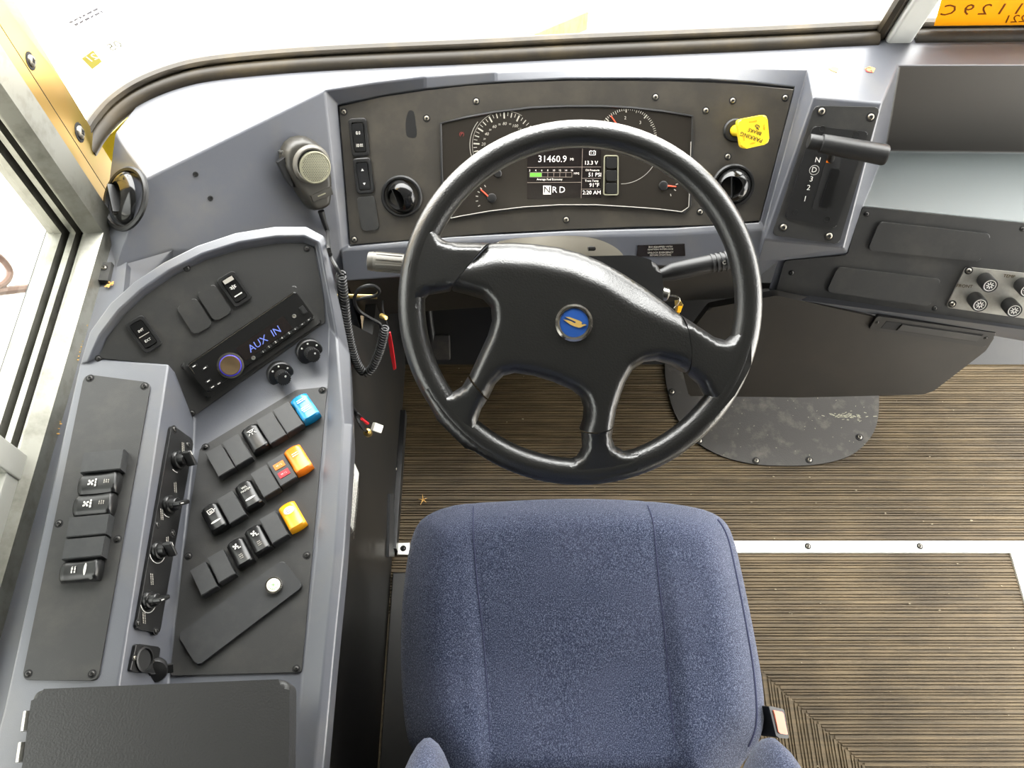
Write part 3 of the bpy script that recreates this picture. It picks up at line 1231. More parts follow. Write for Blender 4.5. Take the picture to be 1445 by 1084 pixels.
for i in range(len(arc_in) - 1):
    bm.faces.new([I_[i], I_[i + 1], mid[i + 1], mid[i]])
    bm.faces.new([mid[i], mid[i + 1], O_[i + 1], O_[i]])
    bm.faces.new([O_[i], O_[i + 1], Lw[i + 1], Lw[i]])
# radio face
bl = vv('bl', PB.hit(275, 592))
bk = vv('bk', hz(238, 514, AZ))
bkB = vv('bkB', PB.hit(246, 524))
bm.faces.new([I_[0]] + I_[1:] + [bl, bkB])
bm.faces.new([I_[0], bkB, bk])
# cove with the two dimmer knobs
c0, c1, c2, c3, c4 = (vv('c%d' % i, PC.hit(x, y)) for i, (x, y) in enumerate([(272, 640), (420, 549), (464, 545), (427, 952), (238, 957)]))
bm.faces.new([bl, I_[-1], c2, c1, c0])
# driver-side rim
rim = [(494, 500), (498, 600), (486, 780), (471, 930), (452, 1140)]
rimo = [O_[-1]] + [vv('ro%d' % i, hz(x, y, RZ)) for i, (x, y) in enumerate(rim[1:])]
rimm = [mid[-1]] + [vv('rm%d' % i, hz(x - 14, y, RZ + .004)) for i, (x, y) in enumerate(rim[1:])]
rimi_px = [(465, 462), (463, 600), (449, 780), (434, 950), (412, 1140)]
rimi = [I_[-1], vv('ri1', PC.hit(461, 600)), vv('ri2', PC.hit(446, 780)), c3, vv('ri4', hz(412, 1140, CZ))]
riml = [Lw[-1]] + [vv('rl%d' % i, hz(x, y, RZ) + Vector((-.012, 0, -.09))) for i, (x, y) in enumerate(rim[1:])]
for i in range(4):
    bm.faces.new([rimm[i], rimm[i + 1], rimo[i + 1], rimo[i]])
    bm.faces.new([rimo[i], rimo[i + 1], riml[i + 1], riml[i]])
bm.faces.new([rimi[0], rimm[0], rimm[1], rimi[1], c2])
for i in range(1, 4):
    bm.faces.new([rimi[i], rimm[i], rimm[i + 1], rimi[i + 1]])
# basin floor under the switch panel
bm.faces.new([c0, c1, c2, rimi[1], rimi[2], c3, c4])
# raised block beside the window
A_px = [(112, 515), (138, 507), (240, 514), (168, 962), (150, 1140), (-30, 1140), (6, 1000), (95, 590)]
At = [O_[0], I_[0], bk] + [vv('at%d' % i, hz(x, y, AZ)) for i, (x, y) in enumerate(A_px[3:])]
bm.faces.new(At)
ca = vv('ca', hz(228, 1140, CZ))
bm.faces.new([bk, bkB, bl, c0])
bm.faces.new([bk, c0, c4, ca, At[4], At[3]])
bm.faces.new([c4, c3, rimi[4], ca])
side = [O_[0], At[7], At[6], At[5]]
sl = [Lw[0]] + [vv('sl%d' % i, Vector(v.co) + Vector((-.02, 0, -.14))) for i, v in enumerate(side[1:])]
for i in range(3):
    bm.faces.new([side[i], side[i + 1], sl[i + 1], sl[i]])
bm.faces.new([O_[0], mid[0], I_[0]])
csh = mk('shell', bm, 'dash_grey', con, sharp=60, wn=False)
bv = csh.modifiers.new('soft_edges', 'BEVEL')
bv.width = .009
bv.segments = 4
bv.limit_method = 'ANGLE'
bv.angle_limit = math.radians(20)
weighted(csh)

# panels let into the shell
bm = NB()
plate(bm, PA, [(120, 529), (214, 541), (139, 961), (32, 960)], .002, -.001, .001, r=10)
pa = mk('switch_panel', bm, 'black_panel', con)
screws(PA, [(127, 534), (204, 545), (83, 739), (166, 761), (40, 951), (130, 951)], 4.2, pa, 'screw_black', .002)
bm = NB()
plate(bm, PB, [(139, 506), (151, 477), (176, 445), (206, 417), (246, 389), (291, 367), (341, 352), (390, 344), (428, 343), (443, 349), (449, 380), (457, 425), (459, 455), (273, 588), (264, 574), (237, 515)], .002, -.001, .001)
pb = mk('radio_panel', bm, 'black_panel', con)
screws(PB, [(139, 506), (264, 379), (433, 351), (449, 455), (260, 517), (271, 583)], 3.6, pb, 'screw_black', .002)
bm = NB()
plate(bm, PC, [(283, 633), (419, 551), (462, 547), (426, 949), (241, 954), (258, 800), (272, 700)], .002, -.001, .001, r=3)
pc_ = mk('rocker_panel', bm, 'black_panel', con)
screws(PC, [(455, 551), (290, 631), (266, 785), (433, 784), (418, 944)], 4.0, pc_, 'screw_black', .002)

# long cover plate with the round push button
bm = NB()
plate(bm, PC, [(253, 897), (401, 792), (430, 829), (281, 942)], .007, .001, .0015, r=7)
cov = mk('cover_plate', bm, 'plug_black', con)
btn = thing('push_button', 'round steel push button with pale face on the long black cover plate', 'push button', PC.hit(387, 827, .007))
M = PC.frame(387, 827, 1, 0, .007)
r = 12.5 * PC.m(387, 827)
bm = NB()
lathe(bm, M, [(r, -.001), (r, .0028), (r * .92, .004), (r * .8, .004), (r * .78, .0028), (0, .0028)], 28)
mk('button_ring', bm, 'chrome', btn)
bm = NB()
lathe(bm, M, [(r * .76, .0026), (r * .74, .0042), (r * .62, .0048), (0, .005)], 24)
mk('button_face', bm, 'paper_white', btn)
bm = NB()
n_ = 14
strokes(bm, M, [(r * .5 * math.cos(k * 2 * math.pi / n_), r * .5 * math.sin(k * 2 * math.pi / n_), r * .5 * math.cos((k + .7) * 2 * math.pi / n_), r * .5 * math.sin((k + .7) * 2 * math.pi / n_)) for k in range(n_)] + [(-r * .2, 0, r * .2, 0), (0, -r * .2, 0, r * .2)], r * .07, .0052)
o = mk('button_print', bm, 'screen_green', btn, sharp=None)
o['kind'] = 'stuff'

# hinged lid of the storage box
lid = thing('storage_box_lid', 'textured black lid hinged on the console behind the switch panels', 'box lid', hz(220, 1020, AZ))
bm = NB()
LP = [(46, 973), (409, 958), (407, 1090), (400, 1240), (-20, 1240), (30, 1090)]
prism(bm, [PE.hit(x, y) for x, y in rpoly(LP, 16, 6)], (0, 0, 1), 0, -.030, .006, 3)
mk('lid', bm, 'lid_black', lid)
for x, y in ((38, 1018), (31, 1062)):
    bm = NB()
    a, b = PA.hit(x + 1, y - 14, .012), PA.hit(x - 3, y + 14, .012)
    tube(bm, [a, b], .004, 10)
    mk('hinge', bm, 'steel', lid)

# ---------------------------------------------------------------- switches
def switch_parts(M, w, h, kind, t, colour=None):
    """parts of a switch built in frame M (x across, y along, z up); returns name of the top height function"""
    if kind == 'plug':
        bm = NB()
        pts = [(-w / 2, -h / 2), (w / 2, -h / 2), (w / 2, h / 2), (-w / 2, h / 2)]
        n = (M.to_3x3() @ Vector((0, 0, 1)))
        z0 = .010
        T = [bm.verts.new(M @ Vector((x, y, z0 + (.004 if y < 0 else 0)))) for x, y in pts]
        B = [bm.verts.new(M @ Vector((x, y, -.001))) for x, y in pts]
        f = bm.faces.new(T)
        for i in range(4):
            bm.faces.new([T[i], B[i], B[(i + 1) % 4], T[(i + 1) % 4]])
        bm.faces.new(B[::-1])
        bmesh.ops.bevel(bm, geom=list(f.edges), offset=.0008, segments=2, affect='EDGES')
        mk('plug_cap', bm, 'plug_black', t)
        return lambda x, y: z0 + .002 - y / h * .004 + .0004
    # rocker: saddle-shaped cap with rounded ends
    body = NB()
    nx, ny = 9, 13
    g = []

    def zf(x, y):
        a = abs(2 * x / w)
        b = 2 * y / h
        return .011 - .0045 * b * .5 + .002 * b * b - .0035 * a ** 4
    for j in range(ny + 1):
        b = -1 + 2 * j / ny
        row = []
        for i in range(nx + 1):
            a = -1 + 2 * i / nx
            end = 1 - .10 * a * a * (1 if abs(b) > .01 else 0)
            row.append(body.verts.new(M @ Vector((a * w / 2, b * h / 2 * (1 - .07 * a * a), zf(a * w / 2, b * h / 2) - .004 * max(0, (abs(b) - .85) / .15) ** 2))))
        g.append(row)
    for j in range(ny):
        for i in range(nx):
            body.faces.new([g[j][i], g[j][i + 1], g[j + 1][i + 1], g[j + 1][i]])
    be = [e for e in body.edges if e.is_boundary]
    ext = bmesh.ops.extrude_edge_only(body, edges=be)
    for v in [q for q in ext['geom'] if isinstance(q, bmesh.types.BMVert)]:
        lc = M.inverted() @ v.co
        v.co = M @ Vector((lc.x, lc.y, -.001))
    mk('rocker', body, colour or 'gloss_black', t, sharp=50)
    return lambda x, y: zf(x, y) + .0005


def lens(M, zf, w, h, t, y0=-.18):
    bm = NB()
    n = 12
    vs = []
    for k in range(n):
        a = 2 * math.pi * k / n
        x, y = w * .30 * math.cos(a), h * y0 + h * .035 * math.sin(a)
        vs.append(bm.verts.new(M @ Vector((x, y, zf(x, y)))))
    bm.faces.new(vs)
    mk('indicator_lens', bm, 'white_print', t, sharp=None)


def lift(M, zf, x, y, rot=0.):
    return M @ Matrix.Translation((x, y, zf(x, y) + .0004)) @ Matrix.Rotation(rot, 4, 'Z')


def fan_icon(M, zf, x, y, s, t, rot=0.):
    bm = NB()
    F0 = lift(M, zf, x, y, rot)
    for k in range(4):
        a = k * math.pi / 2
        R = F0 @ Matrix.Rotation(a, 4, 'Z')
        vs = [bm.verts.new(R @ Vector(p)) for p in ((0, 0, .0003), (s * .15, s * .45, .0003), (s * .5, s * .5, .0003), (s * .55, s * .2, .0003), (s * .25, s * .08, .0003))]
        bm.faces.new(vs)
    o = mk('fan_icon', bm, 'white_print', t, sharp=None)
    o['kind'] = 'stuff'


def print_rows(M, zf, x, y, w, rows, rowh, st, t, mname='white_print', seed=1, rot=0.):
    bm = NB()
    scribble_rows(bm, lift(M, zf, x, y, rot), w, rows, rowh, st, seed)
    o = mk('lettering', bm, mname, t, sharp=None)
    o['kind'] = 'stuff'


C3 = lambda x, y: (x / 3.0104, 500 + y / 3.0104)


def console_switch(pl, centre, ax, ay, name, label, cat, kind, colour=None, group=None):
    """centre in pixels, ax / ay half-vectors in pixels along width and height (ay points to the top)"""
    cx, cy = centre
    q = [(cx - ax[0] + ay[0], cy - ax[1] + ay[1]), (cx + ax[0] + ay[0], cy + ax[1] + ay[1]),
         (cx + ax[0] - ay[0], cy + ax[1] - ay[1]), (cx - ax[0] - ay[0], cy - ax[1] - ay[1])]
    lift_ = .008
    M, w, h = pl.quad(q, lift_)
    M = M.copy()
    M.translation -= pl.n * (lift_ - .002)
    # widths along the frame's own axes
    yv = ((pl.hit(*q[0], lift_) + pl.hit(*q[1], lift_) - pl.hit(*q[2], lift_) - pl.hit(*q[3], lift_)) / 2)
    h = abs((M.to_3x3().inverted() @ yv).y)
    t = thing(name, label, cat, M.translation, group)
    zf = switch_parts(M, w * .97, h, kind, t, colour)
    return t, M, w, h, zf


ROW = ((11.6, -6.9), (-11.2, -17.0))         # half width and half height vectors of the angled rows
GR = 'switches in the angled rows of the rocker panel'


def rowsw(cx, cy, label, kind, colour=None):
    px = C3(cx, cy)
    return console_switch(PC, px, ROW[0], ROW[1], 'blanking_plug' if kind == 'plug' else 'rocker_switch', label, 'blanking plug' if kind == 'plug' else 'switch', kind, colour, GR)


rowsw(940, 458, 'matte black blanking plug at the far end of the row from the blue switch', 'plug')
rowsw(1012, 414, 'matte black blanking plug beside the dome lamp switch, away from the blue switch', 'plug')
t, M, w, h, zf = rowsw(1086, 360, 'glossy black rocker switch with white dome lamp symbol', 'rocker')
bm = NB()
strokes(bm, lift(M, zf, 0, h * .2), [(-.005, .003, .005, .003), (-.003, .003, -.002, .0005), (.003, .003, .002, .0005), (-.002, .0005, .002, .0005), (0, -.001, 0, -.004), (-.003, -.001, -.005, -.0035), (.003, -.001, .005, -.0035)], .0009)
o = mk('lamp_icon', bm, 'white_print', t, sharp=None)
o['kind'] = 'stuff'
rowsw(1156, 320, 'matte black blanking plug between the dome lamp switch and another plug', 'plug')
rowsw(1227, 276, 'matte black blanking plug next to the blue switch', 'plug')
t, M, w, h, zf = rowsw(1297, 230, 'bright blue rocker switch with small white print', 'rocker', 'blue_rocker')
print_rows(M, zf, 0, h * .24, w * .5, 2, .0028, .0011, t, seed=2)
print_rows(M, zf, 0, -h * .10, w * .5, 3, .0028, .0011, t, seed=4)

t, M, w, h, zf = rowsw(913, 697, 'glossy black rocker switch with white mirror symbol and indicator', 'rocker')
bm = NB()
strokes(bm, lift(M, zf, 0, h * .2), [(-.004, .003, .003, .003), (.003, .003, .004, -.002), (.004, -.002, -.003, -.003), (-.003, -.003, -.004, .003), (-.002, .0005, .002, .0005), (-.002, -.001, .002, -.001), (.004, .000, .006, .001)], .0009)
o = mk('mirror_icon', bm, 'white_print', t, sharp=None)
o['kind'] = 'stuff'
lens(M, zf, w, h, t)
rowsw(988, 655, 'matte black blanking plug between the mirror switch and the lettered master switch', 'plug')
t, M, w, h, zf = rowsw(1058, 600, 'glossy black rocker switch lettered master with white indicator', 'rocker')
lettering('W/L', lift(M, zf, 0, h * .26), .0042, 'white_print', t)
lettering('MASTER', lift(M, zf, 0, h * .15), .0036, 'white_print', t)
lens(M, zf, w, h, t)
rowsw(1131, 545, 'matte black blanking plug between master switch and warning lamp labels', 'plug')
t, M, w, h, zf = rowsw(1202, 498, 'matte black plug carrying one orange and one red label', 'plug')
for nm, mt, yy in (('orange_label', 'label_orange', .17), ('red_label', 'label_red', -.17)):
    bm = NB()
    Mq = lift(M, zf, 0, h * yy)
    prism(bm, [Mq @ Vector(p) for p in ((-w * .30, -h * .10, 0), (w * .30, -h * .10, 0), (w * .30, h * .10, 0), (-w * .30, h * .10, 0))], Mq.to_3x3() @ Vector((0, 0, 1)), .0004, -.0015)
    mk(nm, bm, mt, t)
    lettering('W / L', Mq @ Matrix.Translation((0, 0, .0006)), .0034, 'white_print', t)
t, M, w, h, zf = rowsw(1268, 449, 'orange rocker switch beside the orange and red labels', 'rocker', 'orange_rocker')
print_rows(M, zf, 0, h * .16, w * .4, 2, .0030, .0011, t, seed=6)

rowsw(871, 958, 'matte black blanking plug at the end of the row, nearest a panel screw', 'plug')
rowsw(945, 905, 'matte black blanking plug between the end plug and the first fan switch of the row', 'plug')
for k, (cx, cy, lb) in enumerate(((1022, 845, 'glossy black fan rocker switch between a plug and its twin'), (1098, 790, 'glossy black fan rocker switch on the side towards the amber switch'))):
    t, M, w, h, zf = rowsw(cx, cy, lb, 'rocker')
    fan_icon(M, zf, -.001, h * .22, .0055, t, .3)
    print_rows(M, zf, .0028, h * .12, w * .20, 1, .002, .0011, t, seed=8 + k)
    print_rows(M, zf, 0, -h * .18, w * .22, 3, .0024, .0009, t, 'grey_print', seed=18 + k)
rowsw(1168, 740, 'matte black blanking plug between a fan switch and the amber switch', 'plug')
t, M, w, h, zf = rowsw(1243, 690, 'amber yellow rocker switch with white oval label', 'rocker', 'amber_rocker')
bm = NB()
vs = []
for k in range(20):
    a = 2 * math.pi * k / 20
    x, y = w * .30 * math.cos(a), h * .2 + h * .13 * math.sin(a)
    vs.append(bm.verts.new(M @ Vector((x, y, zf(x, y) + .0002))))
bm.faces.new(vs)
mk('oval_label', bm, 'white_print', t, sharp=None)
print_rows(M, zf, 0, h * .2, w * .3, 3, .0024, .0009, t, 'grey_print', 9)

# stack on the raised block
GA = 'switch stack on the raised panel beside the window'
stack = [((147, 653), 'plug', 'matte black blanking plug topping the stack, next to a blower switch'),
         ((140, 683), 'fan', 'glossy black blower rocker switch with fan symbol, directly after the top plug'),
         ((133, 713), 'fan', 'glossy black blower rocker switch with fan symbol, between its twin and a plug'),
         ((127, 744), 'plug', 'matte black blanking plug next to the second blower switch'),
         ((121, 775), 'plug', 'matte black blanking plug next to the pump switch'),
         ((114, 806), 'pump', 'glossy black pump rocker switch with white indicator bar ending the stack')]
for k, (px, kind, lb) in enumerate(stack):
    t, M, w, h, zf = console_switch(PA, px, (2.6, -14.6), (-28.5, -4.2), 'blanking_plug' if kind == 'plug' else 'rocker_switch', lb, 'blanking plug' if kind == 'plug' else 'switch', 'plug' if kind == 'plug' else 'rocker', None, GA)
    if kind == 'fan':
        fan_icon(M, zf, 0, h * .15, .0062, t)
        print_rows(M, zf, 0, h * .03, w * .40, 1, .0022, .0016, t, seed=30 + k)
        print_rows(M, zf, 0, -h * .24, w * .20, 3, .0024, .0009, t, 'grey_print', seed=40 + k)
    if kind == 'pump':
        print_rows(M, zf, 0, h * .12, w * .34, 2, .0032, .0013, t, seed=50)
        lens(M, zf, w, h, t, -.16)

# bezelled switches in radio panel and fascia --------------------------------
def bezel_switch(pl, q, name, label, cat, blank=False, group=None, base=.002):
    M, w, h = pl.quad(q, base)
    t = thing(name, label, cat, M.translation, group)
    n = pl.n
    bm = NB()
    ro = rpoly([(-w / 2, -h / 2), (w / 2, -h / 2), (w / 2, h / 2), (-w / 2, h / 2)], w * .22, 4)
    if blank:
        prism(bm, [M @ Vector((x, y, 0)) for x, y in ro], n, .003, -.001, .0012, 2)
        mk('blank_insert', bm, 'black_panel', t)
        return t, M, w, h, None
    ri = rpoly([(-w * .34, -h * .40), (w * .34, -h * .40), (w * .34, h * .40), (-w * .34, h * .40)], w * .15, 4)
    z = [(1.0, -.001), (1.0, .003), (.95, .0042)]
    R = []
    for s, zz in z:
        R.append([bm.verts.new(M @ Vector((x * s, y * s, zz))) for x, y in ro])
    R.append([bm.verts.new(M @ Vector((x, y, .0042))) for x, y in ri])
    R.append([bm.verts.new(M @ Vector((x, y, -.001))) for x, y in ri])
    for A, B in zip(R, R[1:]):
        for i in range(len(A)):
            k = (i + 1) % len(A)
            bm.faces.new([A[i], A[k], B[k], B[i]])
    mk('bezel', bm, 'black_plastic', t)
    ww, hh = w * .62, h * .74
    zf = lambda x, y: .0052 + .0035 * (y / hh * 2) * .5 + .0016 * (2 * y / hh) ** 2
    bm = NB()
    g = [[bm.verts.new(M @ Vector(((-.5 + i / 4) * ww, (-.5 + j / 10) * hh * (1 - .05 * (abs(i - 2) / 2) ** 2), zf(0, (-.5 + j / 10) * hh)))) for i in range(5)] for j in range(11)]
    for j in range(10):
        for i in range(4):
            bm.faces.new([g[j][i], g[j][i + 1], g[j + 1][i + 1], g[j + 1][i]])
    ext = bmesh.ops.extrude_edge_only(bm, edges=[e for e in bm.edges if e.is_boundary])
    for v in [p for p in ext['geom'] if isinstance(p, bmesh.types.BMVert)]:
        lc = M.inverted() @ v.co
        v.co = M @ Vector((lc.x, lc.y, 0))
    mk('rocker', bm, 'gloss_black', t, sharp=50)
    return t, M, w, h, lambda x, y: zf(x, y) + .0003


C6 = lambda x, y: (100 + x / 3.0104, 310 + y / 3.0104)
t, M, w, h, zf = bezel_switch(PB, [C6(228, 445), C6(305, 402), C6(393, 528), C6(318, 575)], 'rocker_switch', 'bezelled rocker switch lettered INT and EXT on the radio panel', 'switch')
lettering('INT', lift(M, zf, 0, h * .12), .0046, 'white_print', t)
lettering('EXT', lift(M, zf, 0, -h * .20), .0046, 'white_print', t)
bm = NB()
strokes(bm, lift(M, zf, 0, -h * .03), [(-w * .28, 0, w * .28, 0)], .0009)
mk('division_line', bm, 'grey_print', t, sharp=None)
bezel_switch(PB, [C6(448, 372), C6(530, 332), C6(605, 445), C6(522, 495)], 'blanking_plug', 'rounded black blank insert on the radio panel, towards the INT EXT switch', 'blanking plug', True)
bezel_switch(PB, [C6(532, 312), C6(608, 276), C6(688, 388), C6(612, 438)], 'blanking_plug', 'rounded black blank insert on the radio panel, beside the pedal symbol switch', 'blanking plug', True)
t, M, w, h, zf = bezel_switch(PB, [C6(615, 258), C6(688, 216), C6(775, 332), C6(700, 380)], 'rocker_switch', 'bezelled rocker switch with white pedal symbol and bar on the radio panel', 'switch')
bm = NB()
strokes(bm, lift(M, zf, 0, h * .06), [(-.004, .002, -.002, .0), (.004, .002, .002, .0), (-.002, -.002, -.002, .002), (.002, -.002, .002, .002), (-.004, -.001, -.002, -.001), (.004, -.001, .002, -.001), (0, .003, 0, -.003)], .0009)
o = mk('pedal_icon', bm, 'white_print', t, sharp=None)
o['kind'] = 'stuff'
bm = NB()
strokes(bm, lift(M, zf, 0, -h * .20), [(-w * .21, 0, w * .21, 0)], .0016)
mk('white_bar', bm, 'white_print', t, sharp=None)
bm = NB()
strokes(bm, lift(M, zf, 0, h * .30), [(-w * .26, 0, w * .26, 0)], .0055)
mk('pale_end', bm, 'grey_print', t, sharp=None)

C2 = lambda x, y: (440 + x / 4.0139, 90 + y / 4.0139)
t, M, w, h, zf = bezel_switch(PF, [C2(208, 310), C2(312, 305), C2(328, 520), C2(228, 525)], 'rocker_switch', 'bezelled headlamp rocker switch with white lamp symbols on the fascia', 'switch', base=.004)
bm = NB()
S = []
for sx in (-1, 1):
    S += [(sx * .0012, .002, sx * .003, .002), (sx * .003, .002, sx * .003, -.002), (sx * .003, -.002, sx * .0012, -.002), (sx * .0012, -.002, sx * .0012, .002),
          (sx * .0040, .0016, sx * .0056, .002), (sx * .0040, 0, sx * .0056, 0), (sx * .0040, -.0016, sx * .0056, -.002)]
strokes(bm, lift(M, zf, 0, -h * .21), S, .0008)
strokes(bm, lift(M, zf, 0, h * .12), S[:4] + S[7:11], .0007)
o = mk('lamp_icon', bm, 'white_print', t, sharp=None)
o['kind'] = 'stuff'
t, M, w, h, zf = bezel_switch(PF, [C2(232, 535), C2(335, 530), C2(355, 730), C2(258, 740)], 'rocker_switch', 'bezelled dimmer rocker switch with up and down arrows on the fascia', 'switch', base=.004)
for sgn, yy in ((1, .18), (-1, -.22)):
    bm = NB()
    Mq = lift(M, zf, 0, h * yy)
    bm.faces.new([bm.verts.new(Mq @ Vector(p)) for p in ((-.0024, -.002 * sgn, .0003), (.0024, -.002 * sgn, .0003), (0, .002 * sgn, .0003))])
    mk('arrow_print', bm, 'white_print', t, sharp=None)
bezel_switch(PF, [C2(260, 755), C2(358, 745), C2(380, 938), C2(280, 948)], 'blanking_plug', 'rounded black blank insert on the fascia below the dimmer switch', 'blanking plug', True, base=.004)

# two dimmer knobs in the cove
for k, (x, y, lb) in enumerate(((396, 529, 'black ribbed dimmer knob on the console cove, closer to the radio volume knob'), (437, 497, 'black ribbed dimmer knob on the console cove, beneath the radio usb socket'))):
    t = thing('dimmer_knob', lb, 'knob', PV.hit(x, y), 'dimmer knobs under the radio')
    PVk = Pl(PV.hit(x, y, .001), (.45, -.62, .64))
    M = PVk.frame(x, y)
    r = 19 * PV.m(x, y)
    bm = NB()
    lathe(bm, M, [(r, -.008), (r, .002), (r * .92, .0035), (r * .6, .004), (0, .004)], 28)
    mk('dial_plate', bm, 'black_plastic', t)
    for a in (0.9, 1.9, 2.7):
        bm = NB()
        lathe(bm, M @ Matrix.Translation((r * .72 * math.cos(a), r * .72 * math.sin(a), .0036)), [(.0014, 0), (.0012, .0006), (0, .0008)], 8)
        mk('dial_dot', bm, 'white_print', t)
    bm = NB()
    n_ = 20
    rr = r * .52
    prof = [(rr * (1.0 if i % 2 else .93) * math.cos(i * math.pi / n_), rr * (1.0 if i % 2 else .93) * math.sin(i * math.pi / n_)) for i in range(2 * n_)]
    prism(bm, [M @ Vector((a, b, .004)) for a, b in prof], PVk.n, .017, -.001, .0012, 2)
    mk('grip', bm, 'black_plastic', t)
    bm = NB()
    lathe(bm, M @ Matrix.Translation((rr * .2, rr * .3, .021)), [(.0014, 0), (.0012, .0005), (0, .0006)], 8)
    mk('pointer_dot', bm, 'white_print', t)

# ---------------------------------------------------------------- radio
C8 = lambda x, y: (240 + x / 6.0208, 400 + y / 6.0208)
rad = thing('car_radio', 'black car radio with gold volume knob and display reading AUX IN', 'radio', PB.hit(355, 483))
q = [C8(150, 690), C8(1062, 66), C8(1226, 300), C8(310, 938)]
M, w, h = PB.quad(q, .004)
sur = [C8(92, 690), C8(1058, 8), C8(1285, 330), C8(318, 985)]
bm = NB()
plate(bm, PB, sur, .0055, -.001, .0025, r=6)
mk('surround', bm, 'black_panel', rad)
bm = NB()
prism(bm, [M @ Vector((x, y, 0)) for x, y in rpoly([(-w / 2, -h / 2), (w / 2, -h / 2), (w / 2, h / 2), (-w / 2, h / 2)], h * .08)], PB.n, .009, -.002, .002, 3)
body = mk('front_plate', bm, 'gloss_black', rad)
inv = M.inverted()


def rl(x, y):                                # crop pixel -> radio face
    p = inv @ PB.hit(*C8(x, y))
    return p.x, p.y


zr = .0088
bm = NB()
strokes(bm, M, [rl(170, 690) + rl(1045, 90)], .0010, .0093)
strokes(bm, M, [rl(165, 700) + rl(215, 770)], .0008, .0093)
mk('top_trim', bm, 'chrome', rad, sharp=None)
x0, y0 = rl(560, 560)
x1, y1 = rl(1090, 330)
bm = NB()
cx, cy = rl(800, 470)
prism(bm, [M @ Vector((cx + a * w * .22, cy + b * h * .23, 0)) for a, b in ((-1, -1), (1, -1), (1, 1), (-1, 1))], PB.n, .0093, .005)
mk('display', bm, 'screen_black', rad)
lettering('AUX  IN', M @ Matrix.Translation((cx - w * .005, cy - h * .03, .0097)), .0135, 'radio_text', rad, shear=.12)
kx, ky = rl(515, 700)
Mk = M @ Matrix.Translation((kx, ky, zr))
r = 14.5 * PB.m(325, 516)
bm = NB()
lathe(bm, Mk, [(r * 1.35, -.001), (r * 1.32, .0012), (r * 1.1, .0018), (r * 1.05, .001)], 32)
mk('knob_ring', bm, 'chrome', rad)
bm = NB()
lathe(bm, Mk, [(r * 1.05, 0), (r * 1.04, .003), (r, .0034)], 32)
mk('glow_ring', bm, 'blue_glow', rad)
bm = NB()
lathe(bm, Mk, [(r, .001), (r, .010), (r * .94, .0115), (r * .2, .0108), (0, .0106)], 32)
mk('volume_knob', bm, 'gold_metal', rad, sharp=30)
# preset buttons with print, usb and aux sockets
bx = [rl(x, y) for x, y in ((790, 585), (840, 545), (895, 505), (950, 470), (1010, 430), (1060, 395), (1120, 355), (1175, 318))]
for k, (a, b) in enumerate(bx):
    bm = NB()
    box(bm, M @ Matrix.Translation((a, b, zr)), w * .045, h * .07, .0024, .0006)
    bt = mk('preset_button', bm, 'black_plastic', rad)
    lettering('123456<>'[k], M @ Matrix.Translation((a, b + h * .008, zr + .0016)), .0042, 'white_print', bt)
for a, b, s in ((300, 720, 1), (330, 830, 1), (365, 880, 1), (420, 850, 1), (210, 705, 1)):
    xx, yy = rl(a, b)
    bm = NB()
    box(bm, M @ Matrix.Translation((xx, yy, zr)), w * .05, h * .08, .0024, .0006)
    bt = mk('function_button', bm, 'black_plastic', rad)
    bm = NB()
    strokes(bm, M @ Matrix.Translation((xx, yy, zr + .0014)), [(-w * .012, 0, w * .012, 0)], .0012)
    mk('button_mark', bm, 'white_print', bt, sharp=None)
ux_, uy_ = rl(1125, 235)
bm = NB()
box(bm, M @ Matrix.Translation((ux_, uy_, zr)), w * .042, h * .26, .003, .0008)
usb = mk('usb_socket', bm, 'black_plastic', rad)
bm = NB()
box(bm, M @ Matrix.Translation((ux_, uy_, zr + .0014)), w * .024, h * .18, .0012)
mk('socket_opening', bm, 'dark_void', usb)
for a, b in ((1050, 285), (708, 636)):
    xx, yy = rl(a, b)
    bm = NB()
    lathe(bm, M @ Matrix.Translation((xx, yy, zr)), [(.0028, -.001), (.0028, .0012), (.002, .0014), (.0014, .0004), (0, .0004)], 14)
    mk('aux_jack', bm, 'steel', rad)

